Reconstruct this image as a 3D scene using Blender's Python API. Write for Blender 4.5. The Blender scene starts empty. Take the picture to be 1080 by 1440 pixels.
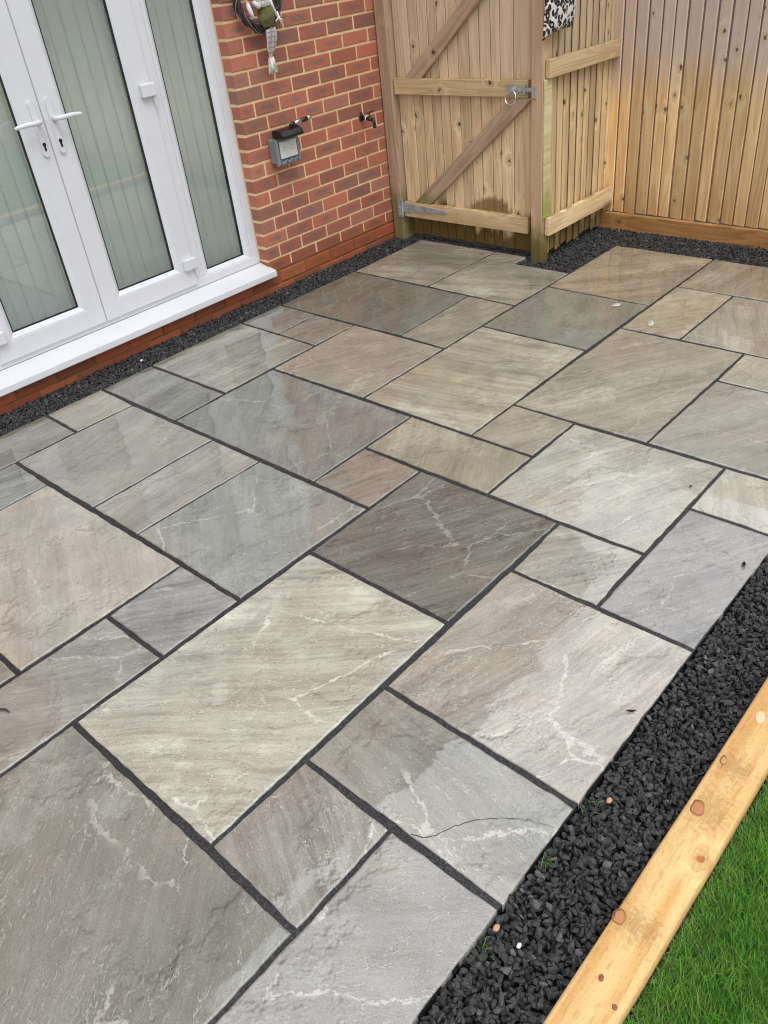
import bpy, bmesh, math, random
import numpy as np
from mathutils import Vector, Matrix, noise, Euler

random.seed(7); rng = np.random.default_rng(7)
S = bpy.context.scene
COL = S.collection
R = math.radians

# ------------------------------------------------------------------ camera
cam_d = bpy.data.cameras.new('camera'); cam = bpy.data.objects.new('camera', cam_d); COL.objects.link(cam)
RX = Vector((0.6629792867, -0.7416559143, -0.1020047556))
RY = Vector((-0.4890007100, -0.3258401571, -0.8091393561))
RZ = Vector((0.5668657433, 0.5863230310, -0.5786955436))
cm = Matrix.Identity(4)
for i in range(3):
    cm[i][0] = RX[i]; cm[i][1] = -RY[i]; cm[i][2] = -RZ[i]
cm[0][3], cm[1][3], cm[2][3] = -0.40862, -1.14716, 1.67341
cam.matrix_world = cm
cam_d.sensor_fit = 'VERTICAL'; cam_d.sensor_height = 36.0; cam_d.lens = 36.0*1131.42/1440.0
cam_d.clip_start = 0.02; cam_d.clip_end = 2000
S.camera = cam
# ------------------------------------------------------------------ light: overcast
SUN_EL, SUN_AZ = R(58), R(205)      # azimuth measured clockwise from +y
W = bpy.data.worlds.new('World'); S.world = W; W.use_nodes = True
wn = W.node_tree; wn.nodes.clear()
sky = wn.nodes.new('ShaderNodeTexSky'); sky.sky_type = 'NISHITA'; sky.sun_disc = False
sky.sun_elevation = SUN_EL; sky.sun_rotation = SUN_AZ; sky.air_density = 1.0; sky.dust_density = 4.0; sky.ozone_density = 1.0
hs = wn.nodes.new('ShaderNodeHueSaturation'); hs.inputs['Saturation'].default_value = 0.15; hs.inputs['Value'].default_value = 0.9
# cloud layer: standard overcast luminance, zenith three times the horizon
wtc = wn.nodes.new('ShaderNodeTexCoord'); wsp = wn.nodes.new('ShaderNodeSeparateXYZ'); wmr = wn.nodes.new('ShaderNodeMapRange')
wmr.inputs[1].default_value = 0; wmr.inputs[2].default_value = 1; wmr.inputs[3].default_value = 1/3; wmr.inputs[4].default_value = 1
wmu = wn.nodes.new('ShaderNodeVectorMath'); wmu.operation = 'SCALE'; wmu.inputs[0].default_value = (13.2, 13.7, 14.6)
wn.links.new(wtc.outputs['Generated'], wsp.inputs[0]); wn.links.new(wsp.outputs[2], wmr.inputs[0]); wn.links.new(wmr.outputs[0], wmu.inputs['Scale'])
mixw = wn.nodes.new('ShaderNodeMix'); mixw.data_type = 'RGBA'; mixw.inputs[0].default_value = 0.80
bgn = wn.nodes.new('ShaderNodeBackground'); bgn.inputs['Strength'].default_value = 0.115
wo = wn.nodes.new('ShaderNodeOutputWorld')
wn.links.new(sky.outputs[0], hs.inputs['Color']); wn.links.new(hs.outputs[0], mixw.inputs[6]); wn.links.new(wmu.outputs[0], mixw.inputs[7])
wn.links.new(mixw.outputs[2], bgn.inputs['Color']); wn.links.new(bgn.outputs[0], wo.inputs[0])
sd = bpy.data.lights.new('sun', 'SUN'); sd.energy = 0.9; sd.angle = R(26); sd.color = (1.0, 0.965, 0.91)
sun = bpy.data.objects.new('sun', sd); COL.objects.link(sun)
sv = Vector((math.sin(SUN_AZ)*math.cos(SUN_EL), math.cos(SUN_AZ)*math.cos(SUN_EL), math.sin(SUN_EL)))
sun.rotation_euler = sv.to_track_quat('Z', 'Y').to_euler(); sun.location = (0, -4, 8)
S.view_settings.view_transform = 'Standard'; S.view_settings.look = 'None'
S.view_settings.exposure = 0.32; S.view_settings.gamma = 1.0; S.view_settings.use_curve_mapping = False

# ------------------------------------------------------------------ node helpers
def srgb(r, g, b):
    f = lambda c: (c/12.92 if c <= 0.04045 else ((c+0.055)/1.055)**2.4)
    return (f(r/255), f(g/255), f(b/255), 1.0)

class NT:
    def __init__(s, name):
        s.m = bpy.data.materials.new(name); s.m.use_nodes = True
        s.t = s.m.node_tree; s.t.nodes.clear()
        s.out = s.t.nodes.new('ShaderNodeOutputMaterial')
    def n(s, typ, out=0, props=None, **inp):
        nd = s.t.nodes.new('ShaderNode'+typ)
        for k, v in (props or {}).items(): setattr(nd, k, v)
        for k, v in inp.items():
            key = int(k[1:]) if k[0] == '_' and k[1:].isdigit() else k.replace('_', ' ')
            s.set(nd.inputs[key], v)
        return nd.outputs[out] if out is not None else nd
    def set(s, sock, v):
        if hasattr(v, 'is_output') or isinstance(v, bpy.types.NodeSocket): s.t.links.new(v, sock)
        else:
            if hasattr(sock.default_value, '__len__'):
                L = len(sock.default_value)
                if not hasattr(v, '__len__'): v = (v,)*L
                if L == 4 and len(v) == 3: v = tuple(v)+(1,)
                if L == 3: v = tuple(v)[:3]
            sock.default_value = v
    def math(s, op, a, b=0.0, c=0.0, clamp=False):
        return s.n('Math', props={'operation': op, 'use_clamp': clamp}, _0=a, _1=b, _2=c)
    def vm(s, op, a, b=(0, 0, 0)):
        nd = s.n('VectorMath', None, {'operation': op}, _0=a)
        if op == 'SCALE': s.set(nd.inputs['Scale'], b)
        else: s.set(nd.inputs[1], b)
        return nd.outputs[1] if op in ('LENGTH', 'DISTANCE', 'DOT_PRODUCT') else nd.outputs[0]
    def mix(s, f, a, b, blend='MIX'):
        nd = s.n('Mix', None, {'data_type': 'RGBA', 'blend_type': blend, 'clamp_factor': True})
        s.set(nd.inputs[0], f); s.set(nd.inputs[6], a); s.set(nd.inputs[7], b)
        return nd.outputs[2]
    def noise(s, vec, scale=1.0, detail=4.0, rough=0.55, dist=0.0, out=0):
        return s.n('TexNoise', out, Vector=vec, Scale=scale, Detail=detail, Roughness=rough, Distortion=dist)
    def mr(s, v, a, b, c=0.0, d=1.0, smooth=True):
        return s.n('MapRange', props={'interpolation_type': 'SMOOTHSTEP' if smooth else 'LINEAR'}, _0=v, _1=a, _2=b, _3=c, _4=d)
    def attr(s, name, out=2):
        return s.n('Attribute', out, {'attribute_type': 'OBJECT', 'attribute_name': name})
    def bump(s, h, strength=0.5, distance=0.002, normal=None):
        nd = s.n('Bump', None, Strength=strength, Distance=distance, Height=h)
        if normal is not None: s.set(nd.inputs['Normal'], normal)
        return nd.outputs[0]
    def pbsdf(s, color, rough=0.5, normal=None, **kw):
        nd = s.n('BsdfPrincipled', None, Base_Color=color, Roughness=rough)
        if normal is not None: s.set(nd.inputs['Normal'], normal)
        for k, v in kw.items(): s.set(nd.inputs[k.replace('_', ' ')], v)
        s.t.links.new(nd.outputs[0], s.out.inputs[0]); return nd
    def obj(s): return s.n('TexCoord', 3)
    def pos(s): return s.n('NewGeometry', 0)
    def orand(s): return s.n('ObjectInfo', 'Random')
    def ocol(s): return s.n('ObjectInfo', 'Color')
    def comb(s, x, y, z): return s.n('CombineXYZ', 0, X=x, Y=y, Z=z)
    def sep(s, v): 
        nd = s.n('SeparateXYZ', None, Vector=v); return nd.outputs

def simple(name, col, rough=0.5, metal=0.0, bumpy=0.0, bscale=200, var=0.0, **kw):
    t = NT(name); nrm = None; c = col
    o = t.obj()
    if var:
        nz = t.noise(o, 18, 5)
        c = t.mix(t.mr(nz, .3, .7), tuple(v*(1-var) for v in col[:3]), tuple(min(1, v*(1+var)) for v in col[:3]))
    if bumpy: nrm = t.bump(t.noise(o, bscale, 4), bumpy, .001)
    t.pbsdf(c, rough, nrm, Metallic=metal, **kw)
    return t.m

# ---------------- sandstone: riven, wet
def mat_sandstone():
    t = NT('riven_sandstone')
    o = t.obj(); ang = t.attr('streak_angle'); sd_ = t.attr('seed', 1)
    v0 = t.vm('ADD', t.n('VectorRotate', 0, {'rotation_type': 'Z_AXIS'}, Vector=o, Angle=ang), sd_)
    w1 = t.vm('SUBTRACT', t.noise(v0, 2.2, 2, .5, 0, 1), (.5, .5, .5))
    w2 = t.vm('SUBTRACT', t.noise(v0, 18, 5, .65, 0, 1), (.5, .5, .5))
    v = t.vm('ADD', v0, t.vm('ADD', t.vm('SCALE', w1, .085), t.vm('SCALE', w2, .016)))
    base = t.ocol(); con = t.attr('contrast'); vein = t.attr('vein')
    mrl = lambda q, lo, hi: t.mr(q, lo, hi, -.5, .5, False)
    s1 = mrl(t.noise(t.vm('MULTIPLY', v, (1.3, 10, 1)), 1, 8, .62), .30, .70)
    s2 = mrl(t.noise(t.vm('MULTIPLY', v, (3.2, 62, 1)), 1, 6, .66), .32, .68)
    s3 = t.noise(v0, 2.0, 4, .55)
    s4 = mrl(t.noise(t.vm('ADD', v0, (5, 5, 2)), 8, 7, .66), .32, .68)
    grain = t.mr(t.noise(o, 240, 4, .78), .28, .72, 0, 1, False)
    film = t.noise(t.vm('ADD', t.pos(), (4.2, 1.1, 0)), 2.4, 6, .66)
    dry = t.mr(film, .535, .60)
    base = t.mix(1, base, t.mix(dry, (.93, .93, .925, 1), (1.10, 1.10, 1.105, 1)), 'MULTIPLY')
    dark = t.mix(1, base, (.50, .48, .455), 'MULTIPLY')
    light = t.mix(1, base, (1.36, 1.36, 1.35), 'MULTIPLY')
    f = t.math('ADD', t.math('MULTIPLY', s1, .52), t.math('MULTIPLY', s2, .36))
    f = t.math('ADD', t.math('MULTIPLY', f, con), t.math('ADD', .52, t.math('MULTIPLY', s4, .30)))
    c = t.mix(t.mr(f, 0, 1, 0, 1, False), dark, light)
    c = t.mix(t.mr(s3, .52, .72, 0, .75), c, t.mix(1, c, (1.07, .99, .90), 'MULTIPLY'))
    c = t.mix(t.mr(s3, .48, .30, 0, .75), c, t.mix(1, c, (.95, .985, 1.03), 'MULTIPLY'))
    # riven steps: contour lines of a stretched height field, crisp on one side
    hf = t.noise(t.vm('MULTIPLY', v, (1.7, 5.0, 1)), 1, 9, .60, .2)
    th = t.math('MULTIPLY', hf, 19.0); fr = t.math('FRACT', th); fl = t.math('FLOOR', th)
    msk = t.mr(t.noise(t.vm('ADD', v0, (7, 3, 0)), 3.2, 5, .62), .43, .51)
    fl2 = t.mr(t.noise(t.vm('ADD', t.vm('MULTIPLY', v, (9, 16, 1)), (1, 8, 4)), 1, 5, .7), .42, .52)
    line = t.math('MULTIPLY', t.math('MULTIPLY', t.mr(fr, .86, .96), msk), fl2)  # worn pale step edges, with the ridge highlight painted in
    dline = t.math('MULTIPLY', t.math('MULTIPLY', t.mr(fr, .10, .01), msk), fl2)  # shade at the foot of each step, painted as a dark line
    hg = t.math('MULTIPLY', t.noise(t.vm('ADD', t.vm('MULTIPLY', v, (3.4, 15, 1)), (3, 1, 7)), 1, 8, .62), 15.0)
    fg = t.math('FRACT', hg)
    m2 = t.mr(t.noise(t.vm('ADD', t.vm('MULTIPLY', v, (6, 12, 1)), (6, 2, 4)), 1, 5, .7), .46, .56)
    gl_ = t.math('MULTIPLY', t.mr(fg, .84, .96), m2); gd_ = t.math('MULTIPLY', t.mr(fg, .13, .01), m2)  # finer ridges: light and dark sides painted into the colour
    # long jagged fissures with a pale rubbed lip
    vf = t.vm('ADD', v, t.vm('ADD', t.vm('SCALE', t.vm('SUBTRACT', t.noise(v0, 12, 5, .7, 0, 1), (.5, .5, .5)), .07), t.vm('SCALE', t.vm('SUBTRACT', t.noise(v0, 60, 3, .6, 0, 1), (.5, .5, .5)), .010)))
    vo = t.n('TexVoronoi', None, {'feature': 'DISTANCE_TO_EDGE'}, Vector=t.vm('MULTIPLY', vf, (1.7, 3.0, 1)), Scale=1.0, Randomness=1.0)
    wdt = t.math('MULTIPLY', t.mr(t.noise(v0, 22, 4, .65), .40, .66), .011)
    fis = t.math('MULTIPLY', t.mr(t.math('SUBTRACT', vo.outputs['Distance'], wdt), .0042, -.0005), t.mr(t.noise(t.vm('ADD', v0, (2, 9, 5)), 2.6, 3, .5), .46, .51))
    lf = t.math('MULTIPLY', t.math('MAXIMUM', line, t.math('MULTIPLY', fis, .9)), vein)
    lf = t.math('MAXIMUM', lf, t.math('MULTIPLY', gl_, t.math('ADD', .16, t.math('MULTIPLY', vein, .55))))
    pale = t.mix(.55, light, (.64, .62, .56, 1))
    c = t.mix(t.math('MULTIPLY', lf, .88), c, pale)
    dk = t.math('MULTIPLY', t.math('MAXIMUM', dline, t.math('MULTIPLY', gd_, .8)), t.math('ADD', .30, t.math('MULTIPLY', vein, .5)))
    c = t.mix(t.math('MULTIPLY', dk, .85), c, t.mix(1, dark, (.72, .72, .72), 'MULTIPLY'))
    fk = t.mr(t.noise(t.vm('MULTIPLY', v, (50, 120, 1)), 1, 3, .6), .61, .68)
    c = t.mix(t.math('MULTIPLY', fk, t.math('ADD', .06, t.math('MULTIPLY', vein, .20))), c, pale)
    pit = t.mr(t.noise(t.vm('ADD', o, (3, 9, 1)), 60, 2, .5), .74, .78)
    c = t.mix(t.math('MULTIPLY', pit, .6), c, (.06, .05, .045, 1))
    c = t.mix(.30, c, t.mix(1, c, t.n('CombineColor', 0, Red=grain, Green=grain, Blue=grain), 'OVERLAY'))
    st = t.math('MULTIPLY', t.math('ADD', fl, t.mr(fr, .88, 1.0)), msk)
    h = t.math('ADD', t.math('MULTIPLY', st, .24), t.math('MULTIPLY', s2, .14)); h = t.math('ADD', h, t.math('MULTIPLY', t.math('MULTIPLY', t.mr(fg, .84, 1.0), m2), -.20))
    h = t.math('ADD', h, t.math('MULTIPLY', s1, .25))
    h = t.math('ADD', h, t.math('MULTIPLY', t.noise(o, 60, 6, .65), .40))
    h = t.math('ADD', h, t.math('MULTIPLY', grain, .06))
    nb = t.bump(h, .75, .0040)
    hs_ = t.math('ADD', t.math('MULTIPLY', st, .08), t.math('MULTIPLY', t.noise(o, 20, 5, .6), .40))
    hs_ = t.math('ADD', hs_, t.math('MULTIPLY', s1, .14)); hs_ = t.math('ADD', hs_, t.math('MULTIPLY', s2, .03))
    hs_ = t.math('ADD', hs_, t.math('MULTIPLY', t.math('MULTIPLY', t.mr(fg, .84, 1.0), m2), -.10))
    nc = t.bump(hs_, t.math('ADD', .10, t.math('MULTIPLY', dry, .25)), .0022)
    wet = t.mr(dry, 0, 1, 1.0, .55)
    crough = t.math('ADD', t.mr(dry, 0, 1, .03, .22), t.mr(s2, .0, .4, 0, .04))
    p = t.pbsdf(c, .55, nb, Coat_Weight=wet, Coat_Roughness=crough, Coat_Normal=nc, Coat_IOR=1.95)
    p.inputs['Specular IOR Level'].default_value = .3
    return t.m

def mat_grout():
    t = NT('black_jointing'); o = t.obj()
    n1 = t.noise(o, 170, 4, .8); n2 = t.noise(o, 9, 3)
    c = t.mix(t.mr(n1, .40, .68), (.005, .005, .0055), (.060, .057, .060))
    c = t.mix(t.mr(t.noise(t.vm('ADD', o, (4, 4, 4)), 190, 2, .6), .64, .70, 0, .8), c, (.17, .16, .155, 1))
    t.pbsdf(c, .55, t.bump(n1, .8, .002)); return t.m

def mat_brick():
    t = NT('multi_red_brick'); o = t.obj(); r = t.orand(); g = t.n('TexCoord', 0)
    off = t.comb(t.math('MULTIPLY', r, 91.0), t.math('MULTIPLY', r, 37.0), t.math('MULTIPLY', r, 53.0))
    v = t.vm('ADD', o, off)
    pick = t.n('TexWhiteNoise', 0, {'noise_dimensions': '1D'}, W=t.math('MULTIPLY', r, 777.0))
    ramp = t.n('ValToRGB', None, Fac=pick); cr = ramp.color_ramp
    cr.elements[0].position = 0; cr.elements[0].color = srgb(176, 86, 60)
    cr.elements[1].position = 1; cr.elements[1].color = srgb(138, 88, 72)
    for p_, c_ in ((.25, srgb(182, 92, 62)), (.45, srgb(160, 82, 62)), (.62, srgb(188, 104, 70)), (.78, srgb(150, 90, 74)), (.9, srgb(170, 80, 58))):
        e = cr.elements.new(p_); e.color = c_
    base = ramp.outputs[0]
    # purple-brown scorch in the middle of the face, ragged
    q = t.vm('MULTIPLY', t.vm('SUBTRACT', g, (.5, .5, .5)), (1.7, 0, 2.0))
    d = t.vm('LENGTH', q)
    d = t.math('ADD', d, t.math('MULTIPLY', t.math('SUBTRACT', t.noise(v, 22, 4, .6), .5), 1.1))
    amt = t.math('FRACT', t.math('MULTIPLY', pick, 7.31))
    sm = t.math('MULTIPLY', t.mr(d, .75, .15), t.mr(amt, .05, .6))
    c = t.mix(t.math('MULTIPLY', sm, .85), base, srgb(118, 86, 80))
    c = t.mix(t.math('MULTIPLY', t.mr(t.noise(v, 30, 5, .65), .52, .75), .55), c, srgb(190, 112, 88))
    c = t.mix(t.math('MULTIPLY', t.mr(t.noise(v, 120, 3, .7), .62, .72), .6), c, srgb(88, 50, 44))
    # damp ground courses are tinted by the object colour
    c = t.mix(.23, c, (.33, .25, .21, 1)); vb = t.math('ADD', .94, t.math('MULTIPLY', t.math('FRACT', t.math('MULTIPLY', pick, 13.7)), .34)); c = t.mix(1, c, t.n('CombineColor', 0, Red=vb, Green=vb, Blue=vb), 'MULTIPLY'); c = t.mix(1, c, t.ocol(), 'MULTIPLY')
    h = t.math('ADD', t.noise(v, 60, 5, .65), t.math('MULTIPLY', t.noise(v, 200, 4, .7), .6))
    c = t.mix(t.math('MULTIPLY', t.mr(t.noise(v, 180, 4, .7), .42, .62), .35), c, t.mix(1, c, (.72, .70, .70), 'MULTIPLY'))
    t.pbsdf(c, .82, t.bump(h, .9, .0028)); return t.m

def mat_mortar(name, ca, cb):
    t = NT(name); o = t.obj(); n1 = t.noise(o, 300, 3, .7); n2 = t.noise(o, 14, 4)
    c = t.mix(t.mr(n2, .3, .7), ca, cb)
    c = t.mix(t.math('MULTIPLY', t.mr(n1, .5, .8), .4), c, tuple(x*.6 for x in ca[:3]))
    t.pbsdf(c, .9, t.bump(n1, .5, .0015)); return t.m

def mat_brickfar():
    t = NT('upper_brickwork'); p_ = t.pos(); x = t.sep(p_)
    v = t.comb(t.math('ADD', x[0], x[1]), x[2], 0)
    nd = t.n('TexBrick', None, Vector=v, Color1=srgb(170, 76, 56), Color2=srgb(136, 76, 62), Mortar=srgb(206, 176, 132),
             Scale=1.0, Mortar_Size=.006, Brick_Width=.2185, Row_Height=.0765)
    t.pbsdf(nd.outputs[0], .85); return t.m

# ---------------- timber; grain runs along the local X of each piece
def mat_wood(name, ca, cb, knot=srgb(74, 46, 28), knots=.5, grey=None, algae=None, damp=None, rings=1.0, rough=.78, tint=.16, shine=.25, edge=None, blotch=None, smudge=None, fleck=.28):
    t = NT(name); o = t.obj(); r = t.orand()
    off = t.comb(t.math('MULTIPLY', r, 83.0), t.math('MULTIPLY', r, 31.0), t.math('MULTIPLY', r, 57.0))
    v = t.vm('ADD', o, off)
    # knots
    kv = t.vm('ADD', t.vm('MULTIPLY', v, (8.0, 11.0, 0.0)), t.vm('SCALE', t.vm('SUBTRACT', t.noise(v, 45, 3, .6, 0, 1), (.5, .5, 0)), .34))
    vo = t.n('TexVoronoi', None, {'feature': 'F1', 'voronoi_dimensions': '2D'}, Vector=kv, Scale=1.0, Randomness=1.0)
    kd = vo.outputs['Distance']; kc = t.sep(vo.outputs['Color'])[0]
    has = t.mr(kc, 1-knots*.34-.02, 1-knots*.34+.02)
    near = t.math('MULTIPLY', t.mr(kd, .48, .05), has)
    f0 = t.noise(t.vm('MULTIPLY', v, (.75, 9, 9)), 1, 2, .4)
    fld = t.math('ADD', t.math('MULTIPLY', f0, 9.0*rings), t.math('MULTIPLY', near, 2.2))
    fr = t.math('FRACT', fld)
    ring = t.math('MULTIPLY', t.mr(fr, 0, .75), t.mr(fr, 1.0, .86))
    fine = t.noise(t.vm('MULTIPLY', v, (6, 190, 190)), 1, 4, .65)
    mid = t.noise(t.vm('MULTIPLY', v, (1.6, 26, 26)), 1, 5, .6)
    big = t.noise(t.vm('MULTIPLY', v, (1.2, 4, 4)), 1, 3, .5)
    fac = t.math('ADD', t.math('MULTIPLY', ring, .22), t.math('MULTIPLY', mid, .80))
    c = t.mix(t.mr(fac, .25, .80), cb, ca)
    c = t.mix(t.math('MULTIPLY', t.math('MULTIPLY', t.mr(kd, .75, .35), t.mr(kd, .2, .35)), t.math('MULTIPLY', has, .4)), c, tuple(min(1, x*1.3) for x in ca[:3]))
    c = t.mix(t.math('MULTIPLY', t.mr(fine, .5, .8), .35), c, tuple(x*.62 for x in ca[:3]))
    c = t.mix(t.math('MULTIPLY', t.mr(big, .55, .8), .4), c, tuple(min(1, x*1.25) for x in cb[:3]))
    br = t.math('ADD', 1-tint, t.math('MULTIPLY', r, 2*tint))
    c = t.mix(1, c, t.n('CombineColor', 0, Red=br, Green=br, Blue=br), 'MULTIPLY')
    wp = t.pos(); wx = t.sep(wp); wnz = t.noise(t.vm('MULTIPLY', wp, (6, 6, 2.4)), 1, 5, .6)
    zz = t.math('ADD', wx[2], t.math('MULTIPLY', t.math('SUBTRACT', wnz, .5), .35))
    zz = t.math('ADD', zz, t.math('MULTIPLY', t.math('SUBTRACT', r, .5), .16))
    if grey:   # sun-bleached, rain-washed upper part
        c = t.mix(t.mr(zz, grey[0], grey[1], 0, grey[2]), c, t.mix(.68, c, grey[3]))
    if damp:   # rain splash stain above the ground
        c = t.mix(t.mr(zz, damp[0], damp[1], damp[2], 0), c, t.mix(1, c, damp[3], 'MULTIPLY'))
    kk = t.math('MULTIPLY', t.mr(kd, .125, .05), has)
    c = t.mix(t.math('MULTIPLY', t.mr(kd, .34, .10, 0, .45), has), c, tuple(x*.62 for x in ca[:3]))
    c = t.mix(t.math('MULTIPLY', kk, .88), c, t.mix(t.mr(kd, .02, .12), knot, tuple(x*.45 for x in knot[:3])))
    if algae:
        an = t.noise(t.vm('MULTIPLY', wp, (11, 11, 5)), 1, 5, .65)
        lo = t.math('MULTIPLY', t.mr(zz, algae[1], algae[0]), t.mr(an, .10, .40))
        c = t.mix(t.math('MULTIPLY', lo, algae[2]), c, algae[3])
        up = t.math('MULTIPLY', t.mr(t.sep(t.n('NewGeometry', 1))[2], .5, .9), t.mr(an, .40, .6))
        c = t.mix(t.math('MULTIPLY', up, .65), c, srgb(112, 118, 52))
    if blotch:
        q = t.vm('LENGTH', t.comb(0, t.math('DIVIDE', t.math('SUBTRACT', wx[1], blotch[0]), blotch[2]), t.math('DIVIDE', t.math('SUBTRACT', wx[2], blotch[1]), blotch[3])))
        q = t.math('ADD', q, t.math('MULTIPLY', t.math('SUBTRACT', t.noise(t.vm('MULTIPLY', wp, (1, 26, 9)), 1, 4, .6), .5), 1.1))
        c = t.mix(t.mr(q, 1.0, .72, 0, .78), c, blotch[4])
    fkn = t.noise(t.vm('MULTIPLY', v, (26, 150, 150)), 1, 6, .78)
    c = t.mix(t.math('MULTIPLY', t.mr(fkn, .50, .64), fleck), c, t.mix(1, c, (.58, .54, .48), 'MULTIPLY'))
    c = t.mix(t.math('MULTIPLY', t.mr(t.noise(v, 120, 5, .8), .50, .62), fleck*.8), c, t.mix(1, c, (.72, .68, .62), 'MULTIPLY'))
    for (sx, sy, rx, ry) in (smudge or ()):
        q = t.vm('LENGTH', t.comb(t.math('DIVIDE', t.math('SUBTRACT', wx[0], sx), rx), t.math('DIVIDE', t.math('SUBTRACT', wx[1], sy), ry), 0))
        q = t.math('ADD', q, t.math('MULTIPLY', t.math('SUBTRACT', t.noise(t.vm('MULTIPLY', wp, (90, 60, 1)), 1, 7, .8), .5), 4.0))
        c = t.mix(t.mr(q, 1.1, .1, 0, .42), c, srgb(132, 94, 58))
    if edge:
        e_ = t.noise(t.vm('MULTIPLY', v, (130, 60, 9)), 1, 5, .8)
        c = t.mix(t.math('MULTIPLY', t.mr(e_, .55, .72), edge[0]), c, edge[1])
    h = t.math('ADD', t.math('MULTIPLY', ring, .4), t.math('MULTIPLY', fine, .5))
    h = t.math('ADD', h, t.math('MULTIPLY', mid, .5)); h = t.math('ADD', h, t.math('MULTIPLY', near, .6))
    p = t.pbsdf(c, rough, t.bump(h, .5, .0022)); p.inputs['Specular IOR Level'].default_value = shine
    return t.m

def mat_gravel():
    t = NT('black_basalt_chippings'); ri = t.n('NewGeometry', 'Random Per Island')
    o = t.obj(); n1 = t.noise(o, 160, 4, .65)
    c = t.mix(ri, (.011, .011, .0115), (.055, .054, .055))
    c = t.mix(t.mr(ri, .93, .99), c, (.12, .115, .11, 1))
    c = t.mix(t.math('MULTIPLY', t.mr(n1, .5, .75), .6), c, (.11, .11, .115, 1))
    t.pbsdf(c, t.mr(ri, 0, 1, .50, .85, False), t.bump(n1, .5, .0016)); return t.m

def mat_grass():
    t = NT('lawn_grass'); ri = t.n('NewGeometry', 'Random Per Island'); pz = t.pos()
    ramp = t.n('ValToRGB', None, Fac=ri); cr = ramp.color_ramp
    cr.elements[0].position = 0; cr.elements[0].color = (.045, .135, .017, 1)
    cr.elements[1].position = 1; cr.elements[1].color = (.30, .30, .13, 1)
    for p_, c_ in ((.5, (.095, .27, .034, 1)), (.8, (.16, .37, .055, 1)), (.93, (.17, .34, .07, 1)), (.965, (.2, .24, .09, 1))):
        e = cr.elements.new(p_); e.color = c_
    n1 = t.noise(pz, 14, 3)
    c = t.mix(t.mr(n1, .35, .7), ramp.outputs[0], t.mix(1, ramp.outputs[0], (1.5, 1.25, 1.2), 'MULTIPLY'))
    p = t.pbsdf(c, .42); p.inputs['Specular IOR Level'].default_value = .4
    tr = t.n('BsdfTranslucent', 0, Color=t.mix(1, c, (1.5, 1.7, .8), 'MULTIPLY'))
    ms = t.n('MixShader', 0, _0=.28, _1=p.outputs[0], _2=tr)
    t.t.links.new(ms, t.out.inputs[0]); return t.m

def mat_soil(name, a, b, sc=60):
    t = NT(name); o = t.pos(); n1 = t.noise(o, sc, 6, .7); n2 = t.noise(o, 3, 4)
    c = t.mix(t.mr(n1, .3, .7), a, b); c = t.mix(t.mr(n2, .4, .7, 0, .4), c, tuple(x*1.4 for x in b[:3]))
    t.pbsdf(c, .9, t.bump(n1, .8, .006)); return t.m

def mat_glass():
    t = NT('window_glass'); g = t.n('NewGeometry', None)
    cs = t.math('ABSOLUTE', t.vm('DOT_PRODUCT', g.outputs['Normal'], g.outputs['Incoming']))
    fr = t.math('ADD', .075, t.math('MULTIPLY', .90, t.math('POWER', t.math('SUBTRACT', 1.0, cs), 5.0)))
    tr = t.n('BsdfTransparent', 0, Color=(.968, .996, .988, 1)); gl = t.n('BsdfGlossy', 0, Color=(.95, .98, .96, 1), Roughness=.015)
    ms = t.n('MixShader', 0, _0=fr, _1=tr, _2=gl)
    t.t.links.new(ms, t.out.inputs[0]); return t.m

def mat_pvc():
    t = NT('white_upvc'); o = t.pos()
    n1 = t.noise(o, 7, 5, .6); n2 = t.noise(t.vm('MULTIPLY', o, (40, 40, 6)), 1, 4, .7)
    c = t.mix(t.mr(n1, .35, .75, 0, .6), (.72, .728, .765, 1), (.67, .678, .71, 1))
    c = t.mix(t.mr(n2, .62, .8, 0, .25), c, (.60, .59, .57, 1))
    t.pbsdf(c, .28, t.bump(t.noise(o, 30, 2), .05, .001)); return t.m

def mat_leopard():
    t = NT('leopard_print_fabric'); g = t.obj()
    wv = t.vm('SCALE', t.vm('SUBTRACT', t.noise(g, 40, 2, .5, 0, 1), (.5, .5, .5)), .022)
    v = t.vm('ADD', g, wv)
    vo = t.n('TexVoronoi', None, {'feature': 'F1'}, Vector=t.vm('MULTIPLY', v, (44, 0, 36)), Scale=1.0, Randomness=.8)
    d = vo.outputs['Distance']
    ringm = t.math('MULTIPLY', t.mr(d, .14, .19), t.mr(d, .60, .54))
    br = t.mr(t.noise(v, 60, 2), .30, .36)
    k = t.math('MULTIPLY', ringm, br)
    c = t.mix(k, (.72, .70, .66, 1), (.018, .016, .015, 1))
    c = t.mix(t.math('MULTIPLY', t.mr(d, .17, .12), .25), c, (.3, .28, .26, 1))
    t.pbsdf(c, .85, t.bump(t.noise(g, 500, 2), .3, .001)); return t.m

def mat_check():
    t = NT('checked_white_fabric'); x = t.sep(t.obj())
    a = t.mr(t.math('FRACT', t.math('MULTIPLY', x[0], 58.0)), .80, .88); b = t.mr(t.math('FRACT', t.math('MULTIPLY', x[2], 42.0)), .80, .88)
    c = t.mix(t.math('MAXIMUM', a, b), (.84, .83, .80, 1), (.42, .41, .43, 1))
    t.pbsdf(c, .9, t.bump(t.noise(t.obj(), 300, 2), .4, .001)); return t.m

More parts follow.
